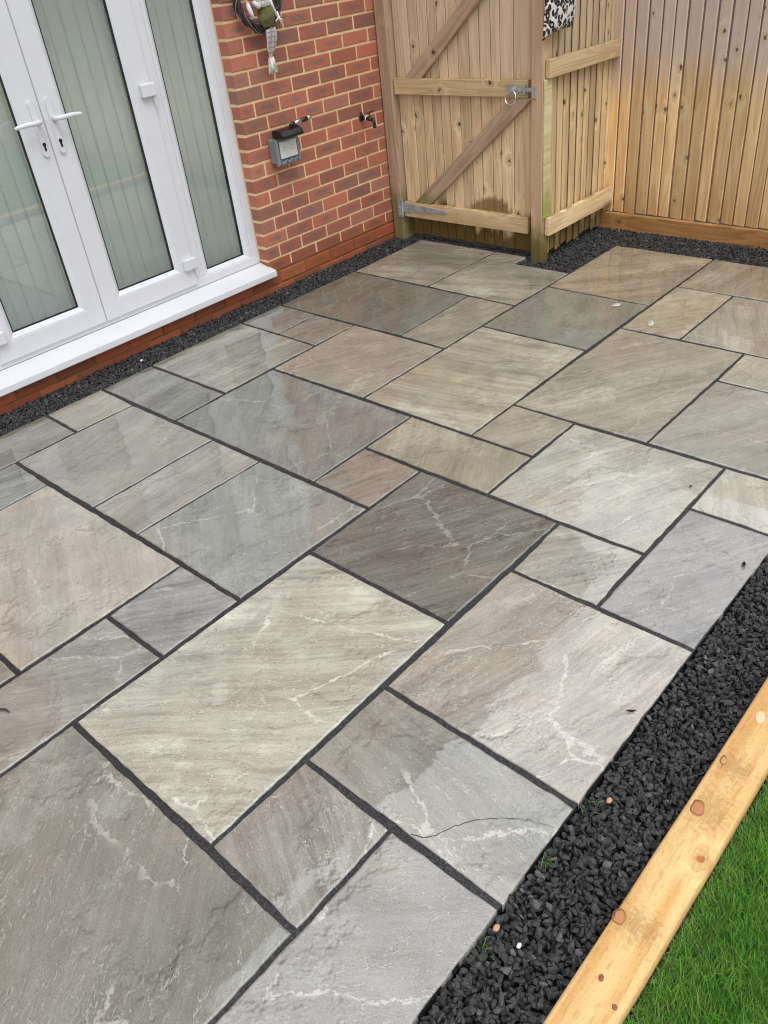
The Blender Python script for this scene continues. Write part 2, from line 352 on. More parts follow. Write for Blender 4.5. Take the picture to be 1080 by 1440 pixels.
def mat_blind():
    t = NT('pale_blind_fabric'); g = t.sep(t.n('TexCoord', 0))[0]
    edge_light = t.math('ADD', t.mr(g, .13, .09), t.mr(g, .87, .91))  # slat edges coloured brighter, as if their curl caught the sky
    c = t.mix(edge_light, (.84, .86, .83, 1), (.95, .95, .94, 1))
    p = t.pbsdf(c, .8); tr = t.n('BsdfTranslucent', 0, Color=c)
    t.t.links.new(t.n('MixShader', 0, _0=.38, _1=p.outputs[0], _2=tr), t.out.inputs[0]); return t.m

M = dict(
    stone=mat_sandstone(), grout=mat_grout(), brick=mat_brick(),
    mortar=mat_mortar('buff_mortar', srgb(234, 208, 166), srgb(216, 188, 144)),
    mortar_damp=mat_mortar('damp_mortar', srgb(122, 82, 52), srgb(142, 100, 58)),
    brickfar=mat_brickfar(), gravel=mat_gravel(), grass=mat_grass(), glass=mat_glass(), pvc=mat_pvc(),
    leopard=mat_leopard(), check=mat_check(),
    fence=mat_wood('fence_larch', srgb(248, 218, 168), srgb(220, 180, 128), fleck=.15, knots=.46, grey=(.70, 1.02, 1.0, srgb(204, 190, 190)), damp=(.06, .40, .62, (.86, .72, .54)), tint=.25, rough=.7, shine=.35),
    gboard=mat_wood('gravel_board_timber', srgb(190, 142, 88), srgb(156, 108, 60), knots=.35, rings=1.3, tint=.06, algae=(-.05, .02, .5, srgb(92, 78, 30)), rough=.65, shine=.35),
    gate=mat_wood('weathered_gate_timber', srgb(238, 212, 172), srgb(206, 176, 136), fleck=.18, knots=.32, grey=(.7, 1.2, .5, srgb(204, 186, 174)), algae=(.14, .23, .96, srgb(88, 68, 24)), blotch=(1.85, .235, .15, .105, srgb(112, 82, 32)), tint=.15),
    rail=mat_wood('gate_rail_timber', srgb(222, 196, 156), srgb(194, 166, 124), knots=.30, algae=(.08, .34, .40, srgb(116, 100, 40)), tint=.07, rings=1.4),
    brace=mat_wood('gate_brace_timber', srgb(198, 172, 146), srgb(170, 144, 120), knots=.2, algae=(.22, .33, .7, srgb(112, 110, 46)), tint=.05),
    post=mat_wood('post_timber', srgb(214, 182, 150), srgb(188, 156, 124), knots=.25, algae=(.10, .33, .92, srgb(98, 88, 26)), tint=.05),
    ret=mat_wood('return_fence_timber', srgb(232, 208, 164), srgb(200, 172, 130), knots=.34, grey=(.7, 1.15, .7, srgb(176, 160, 146)), algae=(.12, .24, .85, srgb(104, 86, 40)), tint=.16),
    pale=mat_wood('pale_new_timber', srgb(226, 216, 172), srgb(200, 190, 142), knots=.1, algae=(.20, .42, .8, srgb(150, 158, 72)), tint=.04),
    sleeper=mat_wood('edging_pine', srgb(230, 194, 136), srgb(208, 160, 98), knot=srgb(186, 110, 58), knots=.30, rings=.7, tint=.03, rough=.7, shine=.22, fleck=.5, edge=(.40, srgb(186, 142, 92)), smudge=((.90, -.850, .05, .055), (.76, -.855, .085, .055), (.43, -.850, .05, .06))),
    soil=mat_soil('dark_soil', (.018, .015, .012, 1), (.05, .04, .03, 1)),
    turf=mat_soil('turf_base', (.012, .035, .008, 1), (.03, .075, .014, 1), 90),
    black=simple('black_rubber_gasket', (.012, .013, .016, 1), .5), keyhole=simple('dark_keyhole_metal', (.05, .05, .055, 1), .35, .8),
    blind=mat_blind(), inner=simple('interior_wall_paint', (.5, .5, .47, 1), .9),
    sealant=simple('buff_sealant', srgb(214, 190, 156), .8), galv=simple('galvanised_steel', (.46, .49, .51, 1), .55, .45, .15, 80, .2),
    chrome=simple('bright_chrome', (.80, .81, .84, 1), .12, 1.0), greyplastic=simple('grey_plastic', srgb(128, 134, 138), .5, 0, .05, 60, .08),
    blackplastic=simple('black_plastic', (.012, .012, .013, 1), .28), faceplate=simple('white_faceplate', (.72, .72, .70, 1), .35),
    tapmetal=simple('dark_tap_metal', (.045, .05, .055, 1), .4, .6, .2, 90, .2), whiteband=simple('white_plastic_band', (.8, .8, .77, 1), .4),
    twig=simple('dark_twig', srgb(66, 56, 56), .85, 0, .4, 150, .35), twigpale=simple('silvery_twig', srgb(170, 160, 152), .7, 0, .2, 150, .2),
    moss=simple('moss_green_felt', srgb(104, 106, 62), .95, 0, .8, 90, .45), whitefab=simple('white_fabric', (.76, .75, .72, 1), .9, 0, .5, 160, .06),
    orange=simple('orange_felt', srgb(226, 84, 44), .9, 0, .4, 140, .1), fringe=simple('cream_fringe', (.78, .78, .70, 1), .9, 0, .4, 200, .12),
    gutter=simple('black_gutter_plastic', (.02, .02, .02, 1), .35), tiles=simple('grey_roof_tile', (.10, .095, .095, 1), .8, 0, .4, 20, .2),
    leaf=simple('dead_leaf', (.035, .022, .016, 1), .7), splash=simple('white_splash', (.50, .49, .45, 1), .6, var=.2),
    pebble=simple('orange_pebble', srgb(196, 150, 116), .7, 0, .3, 120, .15), whitechip=simple('white_chip', (.7, .7, .68, 1), .6),
)

# ------------------------------------------------------------------ object helpers
def tag(o, label=None, cat=None, group=None, kind=None):
    if label: o['label'] = label
    if cat: o['category'] = cat
    if group: o['group'] = group
    if kind: o['kind'] = kind
    return o
def thing(name, label, cat, loc=(0, 0, 0), group=None):
    o = bpy.data.objects.new(name, None); COL.objects.link(o); o.location = loc; o.empty_display_size = .1
    return tag(o, label, cat, group)
def link(name, me, mat=None, parent=None, mw=None):
    """me in world coordinates unless mw (world matrix) is given"""
    o = bpy.data.objects.new(name, me); COL.objects.link(o)
    if mat is not None and not me.materials: me.materials.append(mat)
    if parent is not None:
        o.parent = parent
        pm = Matrix.Translation(world_loc(parent))
        o.matrix_parent_inverse = pm.inverted()
    if mw is not None: o.matrix_basis = mw
    return o
def world_loc(o):
    # parents are never rotated or scaled unless built by mw; use stored matrix
    return o.matrix_basis.translation if o.parent is None else o.matrix_basis.translation
def to_mesh(bm, name='mesh', smooth=False):
    me = bpy.data.meshes.new(name); bm.normal_update(); bm.to_mesh(me); bm.free()
    if smooth:
        for p in me.polygons: p.use_smooth = True
    return me
def obj(name, bm, mat, parent=None, smooth=False, mw=None):
    return link(name, to_mesh(bm, name, smooth), mat, parent, mw)
def add_box(bm, lo, hi, bev=0.0, seg=1):
    r = bmesh.ops.create_cube(bm, size=1.0); vs = r['verts']
    c = [(a+b)/2 for a, b in zip(lo, hi)]; s = [abs(b-a) for a, b in zip(lo, hi)]
    for v in vs: v.co = Vector((c[i]+v.co[i]*s[i] for i in range(3)))
    if bev:
        es = list({e for v in vs for e in v.link_edges})
        bmesh.ops.bevel(bm, geom=es, offset=bev, segments=seg, affect='EDGES', profile=.5)
def box(name, lo, hi, mat, parent=None, bev=.002, seg=1):
    bm = bmesh.new(); add_box(bm, lo, hi, bev, seg); return obj(name, bm, mat, parent)
def add_tube(bm, pts, rad, n=10, cap=True):
    pts = [Vector(p) for p in pts]
    rads = rad if hasattr(rad, '__len__') else [rad]*len(pts)
    rings = []; prev = None
    for i, p in enumerate(pts):
        d = (pts[min(i+1, len(pts)-1)]-pts[max(i-1, 0)]).normalized()
        if prev is None:
            a = Vector((0, 0, 1)) if abs(d.z) < .9 else Vector((1, 0, 0)); u = d.cross(a).normalized()
        else: u = (prev-d*prev.dot(d)).normalized()
        prev = u; w = d.cross(u)
        rings.append([bm.verts.new(p+(u*math.cos(2*math.pi*k/n)+w*math.sin(2*math.pi*k/n))*rads[i]) for k in range(n)])
    for a, b in zip(rings, rings[1:]):
        for k in range(n): bm.faces.new((a[k], a[(k+1) % n], b[(k+1) % n], b[k]))
    if cap: bm.faces.new(rings[0][::-1]); bm.faces.new(rings[-1])
def tube(name, pts, rad, mat, parent=None, n=10, smooth=True):
    bm = bmesh.new(); add_tube(bm, pts, rad, n); return obj(name, bm, mat, parent, smooth)
def add_prism(bm, pts, axis, a, b, bev=0):
    """closed 2D outline extruded along an axis; pts are the two other coordinates in order"""
    def mk(p, h):
        q = list(p); q.insert(axis, h); return bm.verts.new(q)
    A = [mk(p, a) for p in pts]; B = [mk(p, b) for p in pts]; n = len(pts)
    fs = [bm.faces.new(A), bm.faces.new(B[::-1])]
    for k in range(n): fs.append(bm.faces.new((A[k], B[k], B[(k+1) % n], A[(k+1) % n])))
    bmesh.ops.recalc_face_normals(bm, faces=fs)
    if bev:
        es = list({e for f in fs for e in f.edges}); bmesh.ops.bevel(bm, geom=es, offset=bev, segments=2, affect='EDGES')
def add_ring(bm, x0, x1, z0, z1, prof):
    """mitred rectangular ring in the xz plane: prof = [(inset, y)...]"""
    L = []
    for ins, y in prof:
        L.append([bm.verts.new(c) for c in ((x0+ins, y, z0+ins), (x1-ins, y, z0+ins), (x1-ins, y, z1-ins), (x0+ins, y, z1-ins))])
    fs = []
    for a, b in zip(L, L[1:]):
        for k in range(4): fs.append(bm.faces.new((a[k], a[(k+1) % 4], b[(k+1) % 4], b[k])))
    return fs
def stick(name, p, x_dir, y_dir, L, Wd, T, mat, parent, bev=.003, wob=0.0, seg=4):
    """timber piece: local X along the grain (0..L), Y width centred, Z thickness centred"""
    bm = bmesh.new(); add_box(bm, (0, -Wd/2, -T/2), (L, Wd/2, T/2), bev, 1)
    if wob:
        s = random.random()*50
        for v in bm.verts:
            v.co.y += wob*noise.noise((v.co.x*1.3+s, 0, v.co.y*3)); v.co.z += wob*noise.noise((v.co.x*1.1, s, v.co.y*6))
    x = Vector(x_dir).normalized(); y = Vector(y_dir).normalized(); z = x.cross(y).normalized(); y = z.cross(x)
    m = Matrix((x, y, z)).transposed().to_4x4(); m.translation = p
    return obj(name, bm, mat, parent, False, m)

# ================================================================== GROUND
bm = bmesh.new()
for v in ((-60, -60), (60, -60), (60, 60), (-60, 60)): bm.verts.new((v[0], v[1], -.055))
bm.faces.new(bm.verts); tag(obj('ground', bm, M['soil']), kind='structure')
bm = bmesh.new()
for v in ((-12, -14), (4.40, -14), (4.40, -.912), (-12, -.912)): bm.verts.new((v[0], v[1], -.02))
bmesh.ops.subdivide_edges
bm.faces.new(bm.verts); tag(obj('lawn_base', bm, M['turf']), kind='structure')

# ================================================================== PATIO
G = .305
OFF = {(0,0):(.0018,-.0013),(1,0):(.0054,-.0046),(0,1):(-.0054,-.0008),(1,1):(-.0024,-.0025),(2,0):(.0067,-.0042),(3,0):(-.0004,.0084),(4,0):(.0019,-.0022),(1,2):(.0006,-.0001),(2,2):(.0012,.0021),(4,1):(.0052,-.0015),(5,1):(.001,.0004),(6,1):(.0012,-.0042),(7,1):(-.0054,-.002),(4,2):(.0043,.0043),(0,-2):(-.0003,-.0026),(1,-2):(-.0028,.0033),(2,-2):(-.0015,.0072),(3,-2):(-.0007,-.0033),(4,-2):(-.0044,.0029),(5,-2):(-.0088,-.0001),(6,-2):(-.0019,-.003),(7,-2):(-.0043,-.0027),(9,-2):(-.0028,.0071),(10,-2):(-.005,-.0047),(11,-2):(.0032,.0031),(12,-2):(.0011,-.0024),(0,-3):(-.0042,.0062),(1,-3):(-.002,.0017),(2,-3):(.0006,.0115),(4,-3):(.0041,-.002),(5,-3):(.0007,-.0002),(6,-3):(-.0043,.004),(2,-4):(.0051,-.0015),(4,-4):(-.0026,-.0064),(6,-4):(.0059,-.0018),(8,-4):(-.0062,.0024),(9,-4):(-.0022,.0014),(10,-4):(-.0029,.0078),(11,-4):(.0076,.0031),(2,-5):(.0042,-.0021),(4,-5):(.0001,.0037),(8,-5):(.0028,-.003),(10,-5):(-.0015,.0101),(2,-6):(-.0046,.0114),(4,-6):(.0042,-.0076),(5,-6):(.0028,.0015),(6,-6):(-.0007,-.0054),(7,-6):(-.0024,.0054),(8,-6):(-.0037,.0065),(10,-6):(.0101,.012),(2,-7):(.0023,.0033),(3,-7):(-.003,.0075),(4,-7):(-.0037,.0017),(7,-7):(.0033,-.0048),(8,-7):(-.0042,-.0013),(3,-8):(.0019,-.0078),(4,-8):(.0049,-.0093),(7,-8):(.0051,.0009),(8,-8):(-.0017,-.0023),(10,-8):(.0084,-.0077),(5,-1):(-.0019,.0024),(6,-1):(-.0049,.0058),(7,-1):(-.0065,.0045),(10,-1):(.0005,-.0014),(12,-1):(.0012,.0001),(5,0):(-.0044,.0036),(7,0):(.0013,.0024),(9,0):(.0002,-.0036),(10,0):(-.0008,-.0019)}
def node(i, j):
    d = OFF.get((i, j), (0, 0)); return Vector((i*G+d[0], -j*G+d[1]))
bm = bmesh.new()
add_prism(bm, [(-2.45, -.607), (4.115, -.607), (4.115, 1.232), (3.582, 1.232), (3.582, 1.60), (3.715, 1.60), (3.715, 2.434), (-2.45, 2.434)], 2, -.05, -.0045)
bmesh.ops.triangulate(bm, faces=[f for f in bm.faces if len(f.verts) > 4])
patio = tag(obj('patio_paving', bm, M['grout']), kind='structure')
# i0,i1,j0,j1, colour (dry stone), streak angle deg, contrast, vein
SL = [
 (0,3,-2,0,(197,192,170),50,1.3,1.3), (0,1,0,1,(166,158,147),-62,1.2,1.3), (-2,0,-2,1,(148,146,132),-38,.6,1.0),
 (-1,1,1,2,(158,152,146),44,.7,1.0), (-2,-1,1,2,(168,164,158),0,1,.6), (1,2,0,2,(162,155,140),-80,.9,1.0),
 (2,4,0,2,(188,174,158),18,1.0,1.0), (4,5,0,1,(178,170,152),35,1.3,1.0), (4,6,1,2,(158,151,148),32,1.1,.7),
 (6,7,1,2,(196,188,170),-25,1.2,.5), (7,9,0,2,(172,166,152),30,.9,.6), (5,7,-1,1,(190,184,166),25,.9,.9),
 (3,5,-2,0,(119,121,109),30,1.5,.6), (5,6,-3,-1,(172,160,130),-30,.8,.2), (6,7,-2,-1,(178,164,140),25,1.1,.3),
 (4,5,-3,-2,(158,142,124),25,1.3,.6), (2,4,-4,-2,(154,155,148),-52,.7,.8), (2,4,-5,-4,(168,160,148),-5,1.0,.3),
 (2,4,-7,-5,(164,160,148),-15,.6,.2), (3,4,-8,-7,(170,158,132),-10,1.2,.2), (1,3,-8,-7,(142,130,112),5,1.6,.3),
 (-1,1,-8,-7,(150,140,122),8,1.2,.3), (0,2,-7,-6,(156,154,148),20,1.5,.6), (0,2,-6,-3,(196,180,160),-62,.6,.6),
 (1,2,-3,-2,(156,152,148),35,1.4,.8), (-1,1,-3,-2,(164,159,147),40,1.2,.8), (-2,0,-5,-3,(158,148,126),30,1.0,.4),
 (4,5,-8,-6,(136,132,122),-10,1.5,.4), (4,6,-6,-3,(140,140,131),-38,.8,.6), (5,7,-8,-6,(164,156,136),5,1.3,.3),
 (6,8,-6,-4,(174,160,138),30,.9,.4), (7,8,-8,-7,(140,138,128),0,1.0,.3), (7,8,-7,-6,(150,144,130),10,1.0,.3),
 (8,10,-8,-5,(119,124,110),0,.6,.15), (8,10,-5,-4,(156,146,124),25,1.1,.2), (6,9,-4,-2,(182,172,144),80,1.3,.4),
 (7,10,-2,0,(172,162,140),32,1.1,.5), (9,10,0,2,(192,182,160),10,.8,.3), (9,11,-4,-2,(132,136,126),-5,.5,.2),
 (10,12,-2,-1,(184,168,142),35,1.2,.4), (10,12,-1,1,(176,166,146),-25,1.1,.4), (12,13.5,-2,1,(166,150,130),5,1.0,.2),
 (11,13.5,-4,-2,(166,148,126),50,1.4,.3), (10,12.2,-8,-6,(168,158,136),75,1.3,.4), (10,12.2,-6,-4,(172,164,140),70,1.4,.6),
 (-2,-1,-3,-2,(160,152,138),30,1.1,.5), (-2,-1,-8,-7,(150,140,124),10,1.2,.4), (-4,-2,-8,-6,(164,156,138),20,1.1,.4), (-4,-2,-6,-3,(150,146,136),-20,1.0,.5),
 (-4,-2,-3,-1,(182,172,152),30,1.1,.5), (-4,-2,-1,2,(160,152,140),60,1.2,.6), (-6,-4,-8,-5,(170,160,146),10,1.1,.4), (-6,-4,-5,-2,(144,142,130),-30,1.0,.5), (-6,-4,-2,1,(176,166,146),40,1.2,.5),
 (-6,-4,1,2,(160,154,146),10,1.0,.5), (-8,-6,-8,-6,(150,146,134),25,1.0,.4), (-8,-6,-6,-3,(178,166,148),-20,1.1,.4), (-8,-6,-3,-1,(158,150,138),30,1.1,.5), (-8,-6,-1,2,(168,160,142),20,1.1,.5),
 (10,12,1,2,(170,160,140),20,1.0,.4), (12,13.5,1,2,(160,150,134),20,1.0,.4), (-2,0,-7,-5,(170,160,146),10,1.0,.4),
]
def slab_mesh(quad, seed, notch=False):
    """riven slab with hand-dressed, slightly ragged edges; quad is in local coords"""
    A, B, C_, D = quad
    nx = max(12, int((B-A).length/.017)); ny = max(12, int((D-A).length/.017))
    def par(n):   # rows near the edge are tight so the arris rolls off
        e, g = .0018/n_len[0], .006/n_len[0]
        return [0, e, g]+[g+(1-2*g)*k/(n-5) for k in range(1, n-5)]+[1-g, 1-e, 1]
    n_len = [(B-A).length]; us = par(nx+1); n_len[0] = (D-A).length; vs = par(ny+1)
    bm = bmesh.new(); grid = []
    for jv, v in enumerate(vs):
        row = []
        for iu, u in enumerate(us):
            p = (A*(1-u)+B*u)*(1-v)+(D*(1-u)+C_*u)*v
            e = min(u*(B-A).length, (1-u)*(B-A).length, v*(D-A).length, (1-v)*(D-A).length)
            q = Vector((p.x, p.y, seed))
            w = max(0.0, 1-e/.03)
            dx = (noise.noise(q*17)*.0028+noise.noise(q*55)*.0018+noise.noise(q*130)*.0016)*w; dy = (noise.noise((q+Vector((9, 4, 2)))*17)*.0028+noise.noise((q+Vector((3, 7, 1)))*55)*.0018+noise.noise((q+Vector((5, 1, 8)))*130)*.0016)*w
            z = noise.noise(q*5)*.0016+noise.noise(q*14)*.0009
            edge = iu in (0, nx) or jv in (0, ny)
            if edge: z -= .0030+max(0, noise.noise(q*28))*.006
            row.append(bm.verts.new((p.x+dx, p.y+dy, z)))
        grid.append(row)
    for jv in range(ny):
        for iu in range(nx): bm.faces.new((grid[jv][iu], grid[jv][iu+1], grid[jv+1][iu+1], grid[jv+1][iu]))
    loop = grid[0]+[r[-1] for r in grid[1:]]+grid[-1][-2::-1]+[r[0] for r in grid[-2:0:-1]]
    low = [bm.verts.new((v.co.x*1.0, v.co.y*1.0, -.03)) for v in loop]; n = len(loop)
    for k in range(n): bm.faces.new((loop[k], low[k], low[(k+1) % n], loop[(k+1) % n]))
    return bm
SLAB_LABEL = {(0, -2): 'large cream slab with fine straight streaks', (3, -2): 'dark brown-grey streaked square slab', (-2, -2): 'large olive-grey slab nearest the camera', (0, -6): 'large smooth beige slab at the left edge', (8, -8): 'large dark plain grey slab by the brick wall', (9, -4): 'smooth dark grey square slab with a white splash', (4, -6): 'large blue-grey wet slab mirroring the doors'}
XI, YI = .0080, .0055     # half joint widths
for k, (i0, i1, j0, j1, c, ang, con, vein) in enumerate(SL):
    P = [node(i0, j1)+Vector((XI, YI)), node(i1, j1)+Vector((-XI, YI)), node(i1, j0)+Vector((-XI, -YI)), node(i0, j0)+Vector((XI, -YI))]
    if i1 == 13.5: P[1].x = P[2].x = 4.118
    if i1 == 12.2: P[1].x = P[2].x = 3.719
    if j1 == 2: P[0].y += -.004; P[1].y += -.004
    cen = (P[0]+P[1]+P[2]+P[3])/4
    q = [p-cen for p in P]
    bm = slab_mesh(q, k*3.7)
    if (i0, j1) == (10, -4):   # this one is cut back round the gate post
        bmesh.ops.bisect_plane(bm, geom=bm.verts[:]+bm.edges[:]+bm.faces[:], plane_co=(3.585-cen.x, 0, 0), plane_no=(1, 0, 0))
        bmesh.ops.bisect_plane(bm, geom=bm.verts[:]+bm.edges[:]+bm.faces[:], plane_co=(0, 1.60-cen.y, 0), plane_no=(0, 1, 0))
        kill = [f for f in bm.faces if f.calc_center_median().x+cen.x > 3.585 and f.calc_center_median().y+cen.y < 1.60]
        bmesh.ops.delete(bm, geom=kill, context='FACES')
        be = [e for e in bm.edges if len(e.link_faces) == 1 and max(v.co.z for v in e.verts) > -.02]
        r = bmesh.ops.extrude_edge_only(bm, edges=be)
        for v in r['geom']:
            if isinstance(v, bmesh.types.BMVert): v.co.z = -.03
    me = to_mesh(bm, 'paving_slab', True)
    o = link('paving_slab', me, M['stone'], patio, Matrix.Translation((cen.x, cen.y, random.uniform(-.0012, .0012))))
    o.matrix_basis = o.matrix_basis @ Euler((random.uniform(-.0018, .0018), random.uniform(-.0018, .0018), 0)).to_matrix().to_4x4()
    gr = sum(c)/3; o.color = tuple(v*.92 for v in srgb(*[(q*.56+gr*.44)*w_ for q, w_ in zip(c, (.992, 1.0, .985))])[:3])+(1,)
    if (i0, j0) in SLAB_LABEL: o['label'] = SLAB_LABEL[(i0, j0)]
    o['streak_angle'] = R(ang); o['contrast'] = con; o['vein'] = vein; o['seed'] = [k*2.31+1, k*1.17+3, k*.7]

# fine dark crack across the slab beside the gravel
cr_ = [(.320, -.352), (.335, -.394), (.381, -.409), (.438, -.444), (.474, -.483), (.51, -.536), (.528, -.582), (.531, -.598)]
crk = next(o for o in patio.children if abs(o.matrix_basis.translation.x-.4575) < .02 and abs(o.matrix_basis.translation.y+.305) < .02)
for _ in range(2):      # round the corners
    cr_ = [cr_[0]]+[q for (xa, ya), (xb, yb) in zip(cr_, cr_[1:]) for q in ((xa*.75+xb*.25, ya*.75+yb*.25), (xa*.25+xb*.75, ya*.25+yb*.75))]+[cr_[-1]]
bm = bmesh.new(); pts = []
for (xa, ya), (xb, yb) in zip(cr_, cr_[1:]):
    for q in range(2):
        u = q/2; px, py = xa+(xb-xa)*u, ya+(yb-ya)*u
        pts.append((px+.004*noise.noise((px*60, py*60, 1)), py+.003*noise.noise((px*60, py*60, 7)), .0002))
add_tube(bm, pts, [max(.0003, .0012*(1-i/len(pts))+.0007*noise.noise((i*.35, 2, 1))) for i in range(len(pts))], 5)
M['crack'] = simple('dark_crack', (.05, .043, .036, 1), .8)
co = obj('crack', bm, M['crack'], None, True); co.parent = crk; co.matrix_parent_inverse = crk.matrix_basis.inverted()

# ================================================================== HOUSE
house = thing('brick_house', 'red brick house wall with white glazed patio doors and white sill', 'house', (1.5, 2.655, 0))
YW = 2.655
_bm = {}
def brick_mesh(L, dep=.1025):
    key = (round(L, 3), random.randrange(3))
    if key not in _bm:
        bm = bmesh.new(); add_box(bm, (0, 0, 0), (L, dep, .0642), .0028, 1)
        s = random.random()*99
        for v in bm.verts: v.co += Vector((noise.noise((v.co.x*40, v.co.z*60, s)), .6*noise.noise((v.co.x*30, v.co.z*30, s+9)), noise.noise((v.co.x*40, v.co.z*60, s+20))))*.0016
        me = to_mesh(bm, 'brick'); me.materials.append(M['brick']); _bm[key] = me
    return _bm[key]
def lay(x, L, z, y=YW, col=None):
    o = link('brick', brick_mesh(L), None, house, Matrix.Translation((x, y+random.uniform(-.0012, .0012), z)))
    o.color = col or (1, 1, 1, 1)
JT = .0125
DAMP = [(.80, .62, .38, 1), (.86, .74, .58, 1)]
for k in range(-3, 27):
    z = .178+.0765*k+JT/2
    perps = [2.757+.2185*m for m in range(0, 6)] if k % 2 else [2.68, 2.863]+[3.0815+.2185*m for m in range(0, 5)]
    x = 2.575
    if k < -1:
        perps = [p for p in ((2.757 if k % 2 else 2.648)+.2185*m for m in range(-15, 6))]; x = perps[0]-.2185
    col = DAMP[0] if k <= -2 else DAMP[1] if k == -1 else None
    for p in perps+[4.1]:
        a, b = x+(JT/2 if x > 2.58 or k < -1 else 0), p-JT/2
        if b-a > .03 and a < 4.0:
            cc = col
            if k == -2 and random.random() < .5: cc = (.98, .74, .44, 1)
            lay(a, round(min(b, 4.1)-a, 3), z, YW, cc)
        x = p
box('mortar', (2.5765, YW+.0045, .115), (4.1, YW+.10, 2.243), M['mortar'], house, 0)
box('damp_mortar', (-3.2, YW+.005, -.08), (4.1, YW+.10, .112), M['mortar_damp'], house, 0)
box('upper_wall', (-3.2, YW+.002, 2.252), (6.4, YW+.30, 4.70), M['brickfar'], house, 0)
box('side_wall', (-3.2, YW+.002, .115), (.43, YW+.30, 2.249), M['brickfar'], house, 0)
box('side_wall', (4.102, YW+.002, -.05), (6.4, YW+.30, 2.249), M['brickfar'], house, 0)
box('soffit', (-3.4, 2.43, 4.703), (6.6, YW+.30, 4.73), M['pvc'], house, 0)
box('fascia', (-3.4, 2.405, 4.70), (6.6, 2.428, 4.86), M['pvc'], house, 0)
bm = bmesh.new(); add_prism(bm, [(2.29, 4.80), (2.30, 4.755), (2.345, 4.735), (2.39, 4.755), (2.40, 4.80)], 0, -3.4, 6.6); obj('gutter', bm, M['gutter'], house)
bm = bmesh.new(); add_prism(bm, [(2.33, 4.862), (6.5, 7.3), (6.5, 7.22), (2.42, 4.864)], 0, -3.5, 6.7); obj('roof', bm, M['tiles'], house)
# inside of the room; back wall left out so daylight brightens the blinds
bm = bmesh.new()
add_box(bm, (.30, 2.95, -.02), (.36, 4.49, 2.3)); add_box(bm, (2.74, 2.95, -.02), (2.80, 4.49, 2.3)); add_box(bm, (.362, 2.81, .10), (2.738, 4.49, .15)); add_box(bm, (.362, 2.96, 2.301), (2.738, 4.49, 2.36))
add_box(bm, (2.578, 2.77, .15), (2.74, 2.94, 2.2)); add_box(bm, (.30, 2.77, .15), (.43, 2.94, 2.2))
obj('interior_wall', bm, M['inner'], house)
# frame
FX0, FX1, FZ0, FZ1, YF = .44, 2.570, .165, 2.11, 2.728
fr = bmesh.new()
add_ring(fr, FX0, FX1, FZ0, FZ1, [(0, YF+.07), (0, YF+.003), (.003, YF), (.044, YF), (.047, YF+.003), (.047, YF+.07)])
frame = obj('door_frame', fr, M['pvc'], house)
for xa, xb in ((2.098, 2.162), (.848, .912)): box('mullion', (xa, YF+.0015, FZ0+.046), (xb, YF+.07, FZ1-.046), M['pvc'], frame, .003)
box('sealant', (2.568, YF-.004, .172), (2.5755, YF+.02, 2.10), M['sealant'], house, .001)
# sill
bm = bmesh.new(); add_prism(bm, [(2.80, .163), (2.724, .163), (2.722, .160), (2.610, .1345), (2.603, .130), (2.6015, .100), (2.604, .0965), (2.616, .0965), (2.618, .106), (2.80, .106)], 0, .40, 2.584, .0012)
obj('door_sill', bm, M['pvc'], house)
def glazed(parent, x0, x1, z0, z1, w, yf, bead=.024):
    """leaf or side panel: rails, sloping bead, gasket, pane"""
    bm = bmesh.new()
    b = w-bead
    add_ring(bm, x0, x1, z0, z1, [(0.004, yf+.051), (0, yf+.045), (0, yf+.004), (.0035, yf), (b-.004, yf), (b-.002, yf+.002), (b, yf+.001), (b+.004, yf+.0015), (w-.002, yf+.016), (w, yf+.020), (w, yf+.027)])
    add_ring(bm, x0, x1, z0, z1, [(w, yf+.044), (w-.003, yf+.051), (.004, yf+.051)])
    leaf = obj('door_leaf' if parent is house and w > .1 else 'side_panel', bm, M['pvc'], parent)
    bm = bmesh.new(); add_ring(bm, x0, x1, z0, z1, [(w-.001, yf+.0195), (w+.0055, yf+.0195), (w+.0065, yf+.026)])
    add_ring(bm, x0, x1, z0, z1, [(w+.0005, yf+.043), (w+.0005, yf+.0275)])
    obj('gasket', bm, M['black'], leaf)
    bm = bmesh.new(); add_box(bm, (x0+w+.001, yf+.0235, z0+w+.001), (x1-w-.001, yf+.0265, z1-w-.001)); obj('pane', bm, M['glass'], leaf)
    return leaf
YL = YF-.014
doorR = glazed(house, 1.5085, 2.103, .193, 2.09, .118, YL); doorR['label'] = 'right-hand white door leaf with lever pointing right'
doorL = glazed(house, .907, 1.5035, .193, 2.09, .118, YL); doorL['label'] = 'left-hand white door leaf with lever pointing left'
sideR = glazed(house, 2.163, 2.5235, .1935, 2.062, .044, YF+.003); sideL = glazed(house, .4875, .847, .1935, 2.062, .044, YF+.003)
for o in (sideR, sideL): o.name = 'side_panel'
box('meeting_strip', (1.497, YL+.012, .20), (1.515, YL+.047, 2.08), M['pvc'], doorL, .001)
